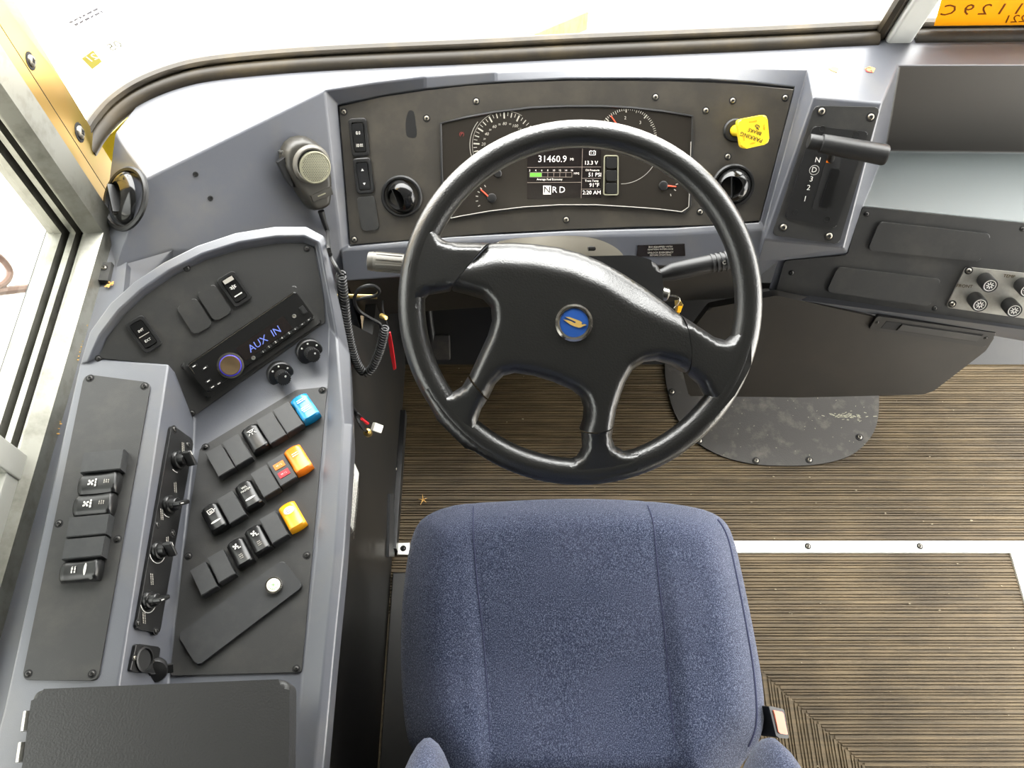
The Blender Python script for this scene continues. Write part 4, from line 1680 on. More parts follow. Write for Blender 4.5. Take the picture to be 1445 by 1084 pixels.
# ---------------------------------------------------------------- climate strip on the block's flank
cl = thing('climate_control', 'narrow glossy black climate control strip with four knobs', 'control panel', PD.hit(230, 745))
bm = NB()
plate(bm, PD, [(239, 600), (270, 622), (222, 895), (187, 888)], .004, -.001, .0012, r=6)
cp = mk('face_plate', bm, 'gloss_black', cl)
screws(PD, [(246, 606), (265, 628), (222, 741), (244, 753), (195, 880), (220, 891)], 2.6, cl, 'screw_black', .004)
PDt = PD.off(.004)
for k, (x, y, kind) in enumerate(((250, 650, 'r'), (238, 713, 'p'), (222, 778, 'r'), (209, 848, 'p'))):
    M = PD.frame(x, y, 0, -1, .004)
    mp = PD.m(x, y, 0, 1)
    r = 15 * mp
    bm = NB()
    lathe(bm, M, [(r * .9, -.001), (r * .9, .003), (r * .8, .005), (r * .62, .0055), (r * .58, .012), (r * .5, .013), (0, .013)], 26)
    kn = mk('knob', bm, 'gloss_black', cl)
    ang = .25 if kind == 'p' else -.9
    bm = NB()
    box(bm, M @ Matrix.Rotation(ang, 4, 'Z') @ Matrix.Translation((0, 0, .017)), r * .42, r * 1.5, .012, .0018, 3)
    mk('grip_bar', bm, 'gloss_black' if kind == 'p' else 'black_plastic', kn)
    bm = NB()
    strokes(bm, M @ Matrix.Rotation(ang, 4, 'Z') @ Matrix.Translation((0, r * .5, .0232)), [(0, -r * .2, 0, r * .2)], .001)
    mk('pointer_line', bm, 'white_print', kn, sharp=None)
    bm = NB()
    A0 = 1.9 if k > 1 else 2.5
    strokes(bm, M, [(r * 1.12 * math.cos(A0 + j * .17), r * 1.12 * math.sin(A0 + j * .17), r * 1.12 * math.cos(A0 + (j + 1) * .17), r * 1.12 * math.sin(A0 + (j + 1) * .17)) for j in range(14 if k > 1 else 4)], .0008, .0003)
    o = mk('scale_print', bm, 'white_print', cl, sharp=None)
    o['kind'] = 'stuff'
for k, (x, y) in enumerate(((258, 632), (247, 688), (228, 726), (236, 765), (214, 818), (203, 872))):
    bm = NB()
    scribble_rows(bm, PD.frame(x, y, .05, 1, .0045), .014, 2, .003, .0011, 60 + k)
    o = mk('scale_print', bm, 'grey_print', cl, sharp=None)
    o['kind'] = 'stuff'

# ---------------------------------------------------------------- power socket
so = thing('power_socket', 'black power socket with flipped-open cap next to the climate strip', 'socket', PD.hit(203, 930))
bm = NB()
plate(bm, PD, [(187, 909), (222, 914), (216, 951), (178, 948)], .005, -.001, .001, r=4)
mk('socket_plate', bm, 'gloss_black', so)
M = PD.frame(203, 931, 1, 0, .005)
r = 12 * PD.m(203, 931)
bm = NB()
lathe(bm, M, [(r, -.002), (r, .002), (r * .85, .0025), (r * .8, -.0008), (0, -.0008)], 24)
mk('socket_rim', bm, 'black_plastic', so)
bm = NB()
lathe(bm, M, [(r * .78, .0004), (0, .0004)], 24)
mk('socket_hole', bm, 'dark_void', so)
screws(PD, [(190, 929), (215, 933)], 2.4, so, 'screw_steel', .005)
bm = NB()
Mc = axis_frame(hz(219, 946, .79), (.35, -.5, .8))
lathe(bm, Mc, [(.0135, -.004), (.0135, .002), (.012, .0045), (.006, .006), (0, .006)], 24)
box(bm, Mc @ Matrix.Translation((.013, .0, .0)), .012, .010, .004, .001)
mk('socket_cap', bm, 'black_plastic', so)
bm = NB()
tube(bm, [hz(205, 944, .80), hz(212, 950, .795), hz(221, 949, .79)], .0035, 8)
mk('cap_strap', bm, 'black_plastic', so)

# =================================================================== INSTRUMENT CLUSTER
PFc = PF.off(.0045)
PF2 = PF.off(.0065)
clu = thing('instrument_cluster', 'black instrument cluster with dials and display behind the steering wheel', 'instrument cluster', PFc.hit(800, 290))
outl = [(622, 174), (660, 165), (700, 158), (750, 152), (800, 150), (850, 150), (890, 152), (935, 157), (977, 164), (977, 200), (975, 250), (974, 290), (966, 300), (930, 296), (890, 293), (840, 290), (790, 290), (740, 293), (690, 299), (650, 306), (634, 309), (626, 300), (623, 240)]
bm = NB()
plate(bm, PFc, outl, .0018, -.004, .0008)
mk('face', bm, 'cluster_black', clu)
bm = NB()
tube(bm, [PFc.hit(x, y, .0018) for x, y in outl], .0022, 6, closed=True)
mk('rim', bm, 'black_plastic', clu)
# pale worn bevel of the lens edge
bm = NB()
tube(bm, [PFc.hit(x, y, .0036) for x, y in [(636, 308), (650, 305), (690, 298), (740, 292), (790, 289), (840, 289), (890, 292), (930, 295), (962, 299), (972, 292), (974, 250), (975, 200)]], .0008, 5)
mk('lens_edge', bm, 'grey_print', clu)


def ticks(cx, cy, R, items, name='tick_marks', mt='dial_print'):
    """items: (angle deg, inner radius, outer radius, width) in pixels; printed on the dial face"""
    bm = NB()
    M = PF2.frame(cx, cy)
    s = PF2.m(cx, cy)
    for a, r0, r1, wd in items:
        c, sn = math.cos(math.radians(a)), math.sin(math.radians(a))
        strokes(bm, M, [(r0 * c * s, r0 * sn * s, r1 * c * s, r1 * sn * s)], wd * s, .0001)
    o = mk(name, bm, mt, clu, sharp=None)
    o['kind'] = 'stuff'


def ring_mark(cx, cy, R, a0, a1, wd=.8, mt='grey_print'):
    bm = NB()
    M = PF2.frame(cx, cy)
    s = PF2.m(cx, cy)
    n = max(4, int(abs(a1 - a0) / 6))
    P = [(R * s * math.cos(math.radians(a0 + (a1 - a0) * k / n)), R * s * math.sin(math.radians(a0 + (a1 - a0) * k / n))) for k in range(n + 1)]
    strokes(bm, M, [P[k] + P[k + 1] for k in range(n)], wd * s, .00005)
    o = mk('dial_ring', bm, mt, clu, sharp=None)


scx, scy = 713, 205.6
ang = lambda v: 92 + (80 - v) * 1.405
it = []
for v in range(0, 125, 5):
    big = v % 20 == 0
    it.append((ang(v), 36.5 if big else (38.5 if v % 10 == 0 else 40), 45, 2.0 if big else (1.3 if v % 10 == 0 else .8)))
ticks(scx, scy, 45, it)
for v in range(0, 121, 10):
    a = math.radians(ang(v))
    text_px(PF2, str(v), scx + 31 * math.cos(a), scy - 31 * math.sin(a), 4.2 if v % 20 == 0 else 2.4, 'dial_print', clu, off=.0002, shear=.2)
ring_mark(scx, scy, 50, 140, 215)
ring_mark(scx, scy, 46.5, 60, 200, .5)
tcx, tcy = 884.7, 196.4
ta = lambda v: 94.4 - (v - 2) * 43.4
ticks(tcx, tcy, 41, [(ta(k / 10), 36 if k % 10 == 0 else (37 if k % 5 == 0 else 38.5), 42, 1.6 if k % 10 == 0 else .8) for k in range(0, 41)])
for v in range(0, 5):
    a = math.radians(ta(v))
    text_px(PF2, str(v), tcx + 30 * math.cos(a), tcy - 30 * math.sin(a), 4.4, 'dial_print', clu, off=.0002)
ring_mark(tcx - 6, tcy + 10, 52, 270, 335)
# small dials
for cx, cy, pts, nm in ((694, 279.5, [(684.7, 262.9), (678.9, 266.2), (675.6, 271.2), (673, 277), (673, 283.7), (676, 290.3)], 'l'), (944, 263, [(948.3, 246.8), (953.6, 252), (954.8, 260), (952.8, 268), (947.3, 275)], 'r')):
    bm = NB()
    s = PF2.m(cx, cy)
    M = PF2.frame(cx, cy)
    for x, y in pts:
        d = Vector((x - cx, cy - y)).normalized()
        a = Vector((x - cx, cy - y))
        strokes(bm, M, [((a.x - d.x * 1.6) * s, (a.y - d.y * 1.6) * s, (a.x + d.x * 1.6) * s, (a.y + d.y * 1.6) * s)], 1.2 * s, .0001)
    o = mk('tick_marks', bm, 'dial_print', clu, sharp=None)
    o['kind'] = 'stuff'
for (x0, y0), (x1, y1), wd in (((692, 280), (678.5, 267.5), 2.6), ((940, 262.2), (954, 263.3), 2.4), ((878, 186), (862, 163.5), 2.2), ((713, 206), (676, 226), 2.4)):
    bm = NB()
    a, b = PF2.hit(x0, y0, .0012), PF2.hit(x1, y1, .0012)
    tube(bm, [a, b], [wd * .0006, wd * .0004], 6)
    mk('needle', bm, 'needle_red', clu)
for cx, cy, r in ((694, 279.5, 7), (936, 262, 7), (702.5, 245, 6), (885, 196, 9), (713, 206, 9)):
    bm = NB()
    lathe(bm, PF2.frame(cx, cy), [(r * .00112, 0), (r * .0011, .002), (r * .0009, .003), (0, .0032)], 20)
    mk('dial_hub', bm, 'black_plastic', clu)
text_px(PF2, '(P)', 651.5, 189, 4.6, 'dim_red', clu)
# display
bm = NB()
plate(bm, PF2, [(744, 208), (848, 208), (848, 279), (744, 281)], .0004, -.002)
scr = mk('display', bm, 'screen_black', clu)
PS_ = PF2.off(.0006)
T = lambda s, x, y, c, m_='screen_white', **k: text_px(PS_, s, x, y, c * (.86 if c < 8 else .95), m_, clu, off=.0003, **k)
T('31460.9', 779.5, 224.7, 9.6)
T('Mi', 807, 225, 4.4)
T('13.3 V', 834, 230, 6.2)
T('Oil Pressure', 836, 240.3, 3.2)
T('51 PSI', 839.5, 246.8, 6.2)
T('Trans Temp', 835, 255.3, 3.2)
T('91\u00b0F', 838.5, 261.5, 6.2)
T('2:20 AM', 835, 272, 6.2)
T('MPG', 813.5, 245, 3.2)
T('Average Fuel Economy', 775.5, 253.2, 3.2)
T('R', 782.5, 268.2, 9)
T('D', 793.3, 268.2, 9)
for k, v in enumerate((2, 4, 6, 8, 10, 12, 14, 16)):
    T(str(v), 747.5 + k * 8.5, 240.6, 2.9)
bm = NB()
s = PS_.m(790, 245)
M = PS_.frame(722.5, 542) if False else PS_.frame(790, 245)
L = lambda x0, y0, x1, y1: ((x0 - 790) * s, (245 - y0) * s, (x1 - 790) * s, (245 - y1) * s)
strokes(bm, M, [L(744, 236.5, 821, 236), L(744, 257.5, 821, 257), L(821, 209, 821, 279), L(821, 236, 848, 236), L(821, 251.5, 848, 251.5), L(821, 266.5, 848, 266.5)], .6 * s, .0003)
strokes(bm, M, [L(747.5, 243.5, 807, 243.5), L(747.5, 249.8, 807, 249.8)] + [L(747.5 + 8.5 * k, 243.5, 747.5 + 8.5 * k, 249.8) for k in range(8)], .6 * s, .0003)
o = mk('display_lines', bm, 'screen_line', clu, sharp=None)
o['kind'] = 'stuff'
bm = NB()
plate(bm, PS_, [(748, 244), (764, 244), (764, 249.4), (748, 249.4)], .0002, 0)
mk('fuel_bar', bm, 'screen_green', clu, sharp=None)
bm = NB()
plate(bm, PS_, [(766.5, 262), (777.5, 262), (777.5, 274.5), (766.5, 274.5)], .0002, 0)
mk('gear_box', bm, 'screen_white', clu, sharp=None)
text_px(PS_, 'N', 772, 268.2, 9, 'screen_black', clu, off=.0009)
bm = NB()
strokes(bm, PS_.frame(836, 216), [(-.005, -.003, .005, -.003), (.005, -.003, .005, .003), (.005, .003, -.005, .003), (-.005, .003, -.005, -.003), (-.0035, .004, -.002, .004), (.002, .004, .0035, .004), (-.003, 0, -.001, 0), (.001, 0, .003, 0), (.002, .001, .002, -.001)], .0009, .0003)
o = mk('battery_icon', bm, 'screen_white', clu, sharp=None)
o['kind'] = 'stuff'
# three soft keys in a clear surround
bm = NB()
tube(bm, [PF2.hit(x, y, .002) for x, y in rpoly([(853, 220), (872, 220), (872, 275), (852, 275)], 3)], .0012, 6, closed=True)
mk('key_surround', bm, 'grille', clu)
for y in (229.5, 247.5, 265.5):
    bm = NB()
    plate(bm, PF2, [(855, y - 7.5), (870, y - 7.5), (870, y + 7.5), (855, y + 7.5)], .003, 0, .0012, r=3)
    mk('soft_key', bm, 'black_plastic', clu)
# clear cover
# air vents -------------------------------------------------------
def air_vent(pl, x, y, rpx, label, ang, tiltv, off=.004, bulge=.75):
    M = pl.frame(x, y, 1, 0, off)
    r = rpx * pl.m(x, y, .6, .8)
    t = thing('air_vent', label, 'air vent', M.translation, 'round ball air vents')
    bm = NB()
    lathe(bm, M, [(r, -.001), (r, .003), (r * .94, .0055), (r * .86, .005), (r * .82, .001)], 36)
    mk('vent_ring', bm, 'black_plastic', t)
    Mb = M @ Matrix.Rotation(ang, 4, 'Z') @ Matrix.Rotation(tiltv, 4, 'Y')
    bm = NB()
    R = r * .82
    a0 = math.radians(38)
    lathe(bm, Mb, [(R * math.sin(a0 + (math.pi / 2 - a0) * k / 8), R * bulge * math.cos(a0 + (math.pi / 2 - a0) * k / 8)) for k in range(9)], 32)
    mk('vent_ball', bm, 'vent_gloss', t)
    bm = NB()
    lathe(bm, Mb, [(R * math.sin(a0) * .99, R * bulge * math.cos(a0) - .0005), (R * .55, 0.0), (0, -.002)], 28)
    mk('vent_throat', bm, 'dark_void', t)
    bm = NB()
    box(bm, Mb @ Matrix.Translation((0, 0, R * .3)), .0022, R * 1.16, R * .55, .0005)
    mk('vent_vane', bm, 'black_plastic', t)
    return t


air_vent(PF, 567, 277, 30, 'round black ball vent on the fascia below the rocker switches', .35, -.6)
air_vent(PF, 1034, 262, 29, 'round black ball vent on the fascia under the yellow brake knob', .1, -.35)
air_vent(PLE, 178, 281, 34, 'round black ball vent in the end face of the dashboard by the pillar', .5, -.35, .002, .5)

# parking brake knob ----------------------------------------------
pk = thing('parking_brake_knob', 'yellow square push-pull parking brake knob on the fascia', 'knob', PF.hit(1037, 184, .004))
bs = PF.hit(1037, 184, .004)
kc = PF.hit(1063, 186, .058)
bm = NB()
lathe(bm, PF.frame(1037, 184, 1, 0, .004), [(.019, -.001), (.019, .002), (.017, .0045), (.0105, .005), (.010, .001)], 24)
mk('collar', bm, 'black_plastic', pk)
ax = (kc - bs).normalized()
bm = NB()
lathe(bm, axis_frame(bs, ax), [(.0095, 0), (.0095, (kc - bs).length * .55), (.013, (kc - bs).length * .7), (.014, (kc - bs).length)], 20)
mk('stem', bm, 'knob_yellow', pk)
Mk = PF.frame(1063, 186, 1, -.22, .058)
sz = 21.5 * PF.off(.058).m(1063, 186)
bm = NB()
prism(bm, [Mk @ Vector((x, y, 0)) for x, y in rpoly([(-sz * .93, -sz * .95), (sz * .93, -sz * .95), (sz * .97, sz * .9), (-sz, sz * .95)], sz * .32, 5)], PF.n, .004, -.010, .003, 3)
mk('knob_head', bm, 'knob_yellow', pk)
Mt = Mk @ Matrix.Translation((0, 0, .0043)) @ Matrix.Rotation(math.radians(-42 + 12), 4, 'Z')
lettering('PARKING', Mt @ Matrix.Translation((-.001, -.0085, 0)) @ Matrix.Rotation(math.pi, 4, 'Z'), .0092, 'dark_print', pk)
lettering('BRAKE', Mt @ Matrix.Translation((.001, .001, 0)) @ Matrix.Rotation(math.pi, 4, 'Z'), .0078, 'dark_print', pk)
bm = NB()
strokes(bm, Mt @ Matrix.Translation((.002, .009, 0)), [(-.004, -.001, -.003, .0022), (-.003, .0022, .002, .0022), (.002, .0022, .0035, -.0005), (-.003, -.001, .001, -.001), (.001, -.001, .002, -.0028), (-.001, -.0028, .004, -.0032)], .0014, .0002)
o = mk('brake_symbol', bm, 'dark_print', pk, sharp=None)
o['kind'] = 'stuff'
for s_, dx, dy, ro in (('RELEASE', 0, .0165, 0), ('PUSH', .0165, .004, -math.pi / 2), ('PULL', -.0165, -.006, math.pi / 2), ('APPLY', -.004, -.0168, 0)):
    lettering(s_, Mk @ Matrix.Translation((dx, dy, .0043)) @ Matrix.Rotation(ro, 4, 'Z'), .0034, 'amber_print', pk)

# gear selector ---------------------------------------------------
gs = thing('gear_selector', 'black gear selector plate with T-handle lever on the dashboard', 'gear selector', PI_.hit(1165, 250))
bm = NB()
plate(bm, PI_, [(1149, 149), (1241, 151), (1183, 344), (1089, 331)], .004, -.001, .0015, r=7)
mk('base_plate', bm, 'black_panel', gs)
screws(PI_, [(1159.5, 157), (1229, 165), (1105.5, 320.6), (1170, 333)], 5.0, gs, 'screw_steel', .004)
bm = NB()
plate(bm, PI_, [(1146, 177), (1224, 185), (1178, 321), (1106, 306)], .0075, .003, .0015, r=5)
ip = mk('indicator_plate', bm, 'black_plastic', gs)
bm = NB()
plate(bm, PI_, [(1167, 215), (1187, 218), (1165, 297), (1144, 293)], .0079, .0065, r=2)
mk('slot', bm, 'dark_void', gs)
bm = NB()
plate(bm, PI_, [(1172, 236), (1184, 238), (1167, 292), (1155, 290)], .0095, .0075, .0008, r=2)
mk('slot_brush', bm, 'gloss_black', gs)
for x, y in ((1160.5, 182), (1207.7, 190), (1123, 300), (1167, 309)):
    bm = NB()
    lathe(bm, PI_.frame(x, y, 1, 0, .0075), [(.0052, -.001), (.0050, .0006), (.0042, .0006), (.004, .0001), (0, .0001)], 18)
    mk('rivet', bm, 'black_plastic', gs)
for s_, x, y in (('N', 1154, 226), ('D', 1149, 240), ('3', 1145, 253), ('2', 1141, 265), ('1', 1136, 281)):
    text_px(PI_, s_, x, y, 7.2, 'white_print', gs, d=(1, .08), off=.0086)
bm = NB()
M = PI_.frame(1149, 240, 1, 0, .0083)
strokes(bm, M, [(0.0078 * math.cos(k * .524), 0.0078 * math.sin(k * .524), 0.0078 * math.cos((k + 1) * .524), 0.0078 * math.sin((k + 1) * .524)) for k in range(12)], .0006)
o = mk('circle_print', bm, 'white_print', gs, sharp=None)
o['kind'] = 'stuff'
bm = NB()
plate(bm, PI_, [(1166, 222), (1170, 223), (1169, 229), (1164, 228)], .0082, .007)
mk('orange_marker', bm, 'orange_rocker', gs)
PH = PI_.off(.055)
h0_, h1_ = PH.hit(1141, 199), PH.hit(1250, 219)
bm = NB()
tube(bm, [PI_.hit(1172, 226, .003), PH.hit(1176, 208)], [.006, .0065], 12)
mk('lever', bm, 'black_plastic', gs)
dv = (h1_ - h0_)
Lh = dv.length
Mh = axis_frame(h0_, dv)
bm = NB()
lathe(bm, Mh, [(0, 0), (.0105, .0), (.0115, .002), (.0115, Lh * .155), (.0145, Lh * .165), (.0150, Lh * .3), (.0165, Lh * .97), (.0155, Lh), (.006, Lh + .0004), (0, Lh)], 28)
mk('handle', bm, 'black_plastic', gs, sharp=45)

# heater control plate with four knobs ----------------------------
PKt = PK.off(.004)
hc = thing('heater_control', 'brushed metal heater plate with black knobs lettered FRONT and TEMP', 'control panel', PKt.hit(1400, 415))
bm = NB()
plate(bm, PKt, [(1362, 376), (1530, 394), (1505, 457), (1334, 433)], .003, -.001, .0008, r=6)
mk('face_plate', bm, 'brushed_plate', hc)
screws(PKt, [(1367, 382), (1343.5, 429), (1518, 398)], 4.2, hc, 'screw_steel', .003)
text_px(PKt, 'FRONT', 1361, 404, 4.2, 'dark_print', hc, d=(1, .06), off=.0034)
text_px(PKt, 'TEMP', 1424, 390, 4.2, 'dark_print', hc, d=(1, .1), off=.0034)
for x, y in ((1389, 394), (1375, 421), (1441, 401), (1423, 429), (1478, 410)):
    M = PKt.frame(x, y, 1, 0, .003)
    r = 11.2 * PKt.m(x, y)
    bm = NB()
    lathe(bm, M, [(r * .95, -.001), (r, .004), (r, .027), (r * .94, .029), (r * .86, .029), (r * .82, .0275), (0, .0275)], 26)
    kn = mk('knob', bm, 'black_plastic', hc)
    bm = NB()
    Mq = M @ Matrix.Translation((0, 0, .0278))
    n_ = 16
    strokes(bm, Mq, [(r * .74 * math.cos(k * 2 * math.pi / n_), r * .74 * math.sin(k * 2 * math.pi / n_), r * .74 * math.cos((k + 1) * 2 * math.pi / n_), r * .74 * math.sin((k + 1) * 2 * math.pi / n_)) for k in range(n_)], r * .1)
    strokes(bm, Mq, [(r * .15 * math.cos(k * .785), r * .15 * math.sin(k * .785), r * .5 * math.cos(k * .785), r * .5 * math.sin(k * .785)) for k in range(8)], r * .12)
    o = mk('knob_symbol', bm, 'white_print', kn, sharp=None)
    o['kind'] = 'stuff'

# =================================================================== STEERING
WN = Vector((0, -.5, .866)).normalized()
wc = CAM + ray(818.5, 429) * (1.05)
PW = Pl(wc, WN)
WM = mframe(wc, Vector((1, 0, 0)), WN)
wh = thing('steering_wheel', 'black four-spoke steering wheel with round blue emblem', 'steering wheel', wc, kind='thing')
RM, RT = .2135, .0172
bm = NB()
lathe(bm, WM, [(RM + RT * math.cos(a), RT * .98 * math.sin(a)) for a in [2 * math.pi * k / 20 for k in range(20)]], 96, closed=True)
mk('rim', bm, 'wheel_black', wh, sharp=80)
W1 = lambda x, y: (540 + x / 2.5804, 160 + y / 2.5804)
W2 = lambda x, y: (540 + x / 2.5804, 480 + y / 2.5804)
winv = WM.inverted()


def wl(p):
    q = winv @ PW.hit(*p)
    return (q.x, q.y)


pad_px = [W1(395, 474), W1(480, 472), W1(560, 478), W1(640, 489), W1(720, 510), W1(800, 543), W1(880, 588), W1(960, 640), W1(1030, 692), W1(1073, 728),
          W1(1095, 790), W1(1108, 860), W1(1103, 944), W1(1060, 915), W1(1000, 900), W1(950, 906), W1(908, 935), W1(882, 980), W1(864, 1030),
          W2(850, 250), W2(840, 314), W2(780, 330), W2(722, 328), W2(735, 290), W2(738, 250), W2(725, 210), W2(690, 182), W2(620, 152), W2(550, 130), W2(480, 120), W2(440, 130), W2(410, 160), W2(384, 214), W2(350, 170), W2(316, 128),
          W1(350, 880), W1(382, 810), W1(398, 755), W1(394, 705), W1(362, 672), W1(305, 655), W1(252, 642), W1(320, 560)]
pad2 = [wl(p) for p in pad_px]
fold = [wl(W1(*p)) for p in ((250, 590), (420, 556), (560, 566), (680, 590), (800, 640), (920, 715), (1110, 800))]


def fold_d(x, y):                            # how far above the fold line of the pad
    for (x0, y0), (x1, y1) in zip(fold, fold[1:]):
        if x0 <= x <= x1:
            return y - (y0 + (y1 - y0) * (x - x0) / (x1 - x0))
    return -1 if x < fold[0][0] else y - fold[-1][1]


def padh(x, y, d):
    f = fold_d(x, y)
    k = f + .004
    top = .029
    if k > 0:
        top -= .66 * (math.sqrt(k * k + .00003) - math.sqrt(.00003))
    t = min(d / (.007 if f > -.004 else .014), 1)
    return .002 + (max(top, .006) - .002) * math.sqrt(max(0, 1 - (1 - t) ** 2))


bm = NB()
pillow(bm, WM, pad2, padh, .0055, .03, hard=(9, 10, 11, 20, 21, 32, 33, 41, 42))
pad = mk('hub_pad', bm, 'wheel_black', wh, sharp=70)
spokes = [
    [W1(388, 474), W1(300, 472), W1(240, 470), W1(215, 458), W1(200, 428), W1(150, 430), W1(100, 560), W1(90, 700), W1(118, 740), W1(140, 690), W1(165, 660), W1(244, 647), W1(312, 562)],
    [W2(310, 134), W2(290, 168), W2(255, 190), W2(215, 190), W2(180, 165), W2(150, 190), W2(200, 290), W2(300, 390), W2(400, 420), W2(410, 385), W2(378, 365), W2(355, 338), W2(346, 290), W2(360, 250), W2(380, 219), W2(345, 176)],
    [W2(724, 334), W2(728, 390), W2(708, 424), W2(672, 440), W2(620, 440), W2(640, 490), W2(780, 505), W2(920, 470), W2(925, 398), W2(880, 405), W2(845, 386), W2(832, 352), W2(838, 321), W2(780, 337)],
    [W1(1080, 732), W1(1150, 778), W1(1205, 815), W1(1250, 828), W1(1282, 800), W1(1330, 800), W1(1330, 920), W2(1270, 200), W2(1190, 290), W2(1100, 320), W2(1130, 296), W2(1166, 268), W2(1186, 215), W1(1172, 1025), W1(1150, 985), W1(1108, 950), W1(1113, 862), W1(1100, 792)],
]


def spokeh(x, y, d):
    t = min(d / .012, 1)
    rr = math.hypot(x, y)
    k = min(max((rr - .13) / .08, 0), 1)
    return .004 + (.022 - .010 * k) * math.sqrt(max(0, 1 - (1 - t) ** 2)) * (1 if rr < .225 else max(0, 1 - (rr - .225) / .012))


HARD = [(4, 5, 6, 7, 8, 11, 12), (3, 4, 5, 6, 7, 8, 9, 14, 15), (4, 5, 6, 7, 12, 13), (4, 5, 6, 7, 8, 15, 16, 17)]
for sp, hd in zip(spokes, HARD):
    bm = NB()
    pillow(bm, WM, [wl(p) for p in sp], spokeh, .0055, .012, hard=hd)
    mk('spoke', bm, 'wheel_black', wh, sharp=70)
# emblem
ce = wl((807.5, 457))
ME = WM @ Matrix.Translation((ce[0], ce[1], padh(ce[0], ce[1], .05) - .0005))
r = 27.0 * .000885
bm = NB()
lathe(bm, ME, [(r, 0), (r * .97, .003), (r * .86, .0042), (r * .75, .0035), (r * .73, .0015)], 40)
em = mk('emblem_ring', bm, 'chrome', wh)
bm = NB()
lathe(bm, ME, [(r * .74, .0005), (r * .73, .0024), (0, .0034)], 40)
mk('emblem_disc', bm, 'emblem_blue', wh)
bird = [(350, 425), (430, 428), (520, 460), (610, 492), (660, 515), (682, 540), (660, 560), (690, 575), (720, 562), (770, 582), (720, 598), (690, 610), (660, 630), (610, 635), (540, 615), (450, 575), (390, 530), (315, 475), (400, 490), (470, 512), (530, 545), (560, 535), (555, 520), (500, 495), (430, 465)]
bm = NB()
Mb = ME @ Matrix.Translation((0, 0, .0033))
sc_ = r / 378.0
pts = [((x - 525) * sc_, (540 - y) * sc_) for x, y in bird]
prism(bm, [Mb @ Vector((a, b, 0)) for a, b in pts], WN, .0007, -.0012)
mk('emblem_bird', bm, 'emblem_gold', wh)

# column, shroud, stalks
colm = thing('steering_column', 'steering column with pale shroud and black switch housing below the wheel', 'steering column', wc - WN * .95, kind='thing')
bm = NB()
lathe(bm, axis_frame(wc, -WN), [(.03, .0), (.032, .05), (.045, .052), (.045, .34), (.03, .36), (.028, .92), (0, .92)], 24)
mk('column_tube', bm, 'black_plastic', colm)
PS1 = PW.off(-.095)
bm = NB()
plate(bm, PS1, smooth_poly([(690, 352), (712, 339), (760, 334), (812, 333), (850, 340), (878, 358), (890, 390), (880, 440), (800, 470), (720, 460), (690, 410)], 4), .0, -.10, .012, seg=4)
mk('shroud', bm, 'beige_cover', colm)
bm = NB()
plate(bm, PS1.off(.02), [(800, 362), (900, 360), (932, 372), (936, 400), (936, 450), (900, 480), (800, 480)], .0, -.09, .008, r=14, seg=4)
mk('switch_housing', bm, 'black_plastic', colm)
bm = NB()
a = PS1.hit(834, 350, .004)
tube(bm, [a, PS1.hit(838, 351, .014), PS1.hit(830, 351, .015)], .003, 8)
mk('release_clip', bm, 'screw_black', colm)
# right stalk
PSt = PW.off(-.10)
stk = thing('turn_signal_stalk', 'dark multifunction stalk with ribbed end beside the switch housing', 'stalk', PSt.hit(935, 390))
pts = [PSt.hit(x, y) for x, y in ((905, 395), (935, 388), (948, 384), (975, 378), (998, 373), (1000, 372.5), (1032, 367), (1035, 366.5))]
bm = NB()
tube(bm, pts, [.008, .009, .0125, .013, .0125, .0125, .0125, .010], 16)
mk('lever', bm, 'black_plastic', stk)
for k in range(5):
    bm = NB()
    a = PSt.hit(1003 + k * 6.5, 372 - k * 1.2)
    b_ = PSt.hit(1006 + k * 6.5, 371.4 - k * 1.2)
    tube(bm, [a, b_], .0135, 16)
    mk('grip_rib', bm, 'plug_black', stk)
text_px(PSt.off(.0130), 'C', 1022, 371, 5, 'grey_print', stk, d=(1, -.18))
# left lever
lv = thing('tilt_lever', 'grey ribbed lever end sticking out beside the wheel rim', 'lever', PSt.hit(560, 372))
bm = NB()
tube(bm, [PSt.hit(700, 384), PSt.hit(575, 373)], .009, 12)
mk('lever_arm', bm, 'black_plastic', lv)
bm = NB()
Ml = axis_frame(PSt.hit(572, 372.5), PSt.hit(520, 368.5) - PSt.hit(572, 372.5))
Ll = (PSt.hit(520, 368.5) - PSt.hit(572, 372.5)).length
n_ = 12
for k in range(n_):
    pass
lathe(bm, Ml, [(.008, 0), (.0128, .002), (.0135, Ll * .8), (.0128, Ll * .85), (.0135, Ll * .88), (.0125, Ll), (.009, Ll + .001), (0, Ll + .0006)], 20)
for k in range(10):
    a = 2 * math.pi * k / 10
    box(bm, Ml @ Matrix.Rotation(a, 4, 'Z') @ Matrix.Translation((.0132, 0, Ll * .42)), .0016, .0030, Ll * .7, .0004)
mk('grip', bm, 'mic_grey', lv)
# keys
ky = thing('ignition_keys', 'steel ignition key and ring hanging from the switch housing', 'keys', PS1.hit(945, 420))
Pk_ = PW.off(-.09)
bm = NB()
lathe(bm, axis_frame(Pk_.hit(934, 414), Pk_.hit(944, 417) - Pk_.hit(934, 414)), [(.009, 0), (.009, .008), (.006, .010), (0, .010)], 18)
mk('ignition_barrel', bm, 'steel', ky)
bm = NB()
tube(bm, [Pk_.hit(x, y) for x, y in smooth_poly([(943, 417), (952, 418), (958, 421), (957, 428), (951, 436)], 4, False)], .0014, 8)
mk('key_ring', bm, 'chrome', ky)
bm = NB()
plate(bm, Pk_, [(952, 424), (960, 424), (964, 430), (958, 444), (953, 440)], .001, -.001, .0004)
mk('key', bm, 'brass', ky)
bm = NB()
plate(bm, Pk_, [(957, 432), (963, 432), (960, 441), (955, 441)], .002, .001)
mk('key_tag', bm, 'amber_rocker', ky)

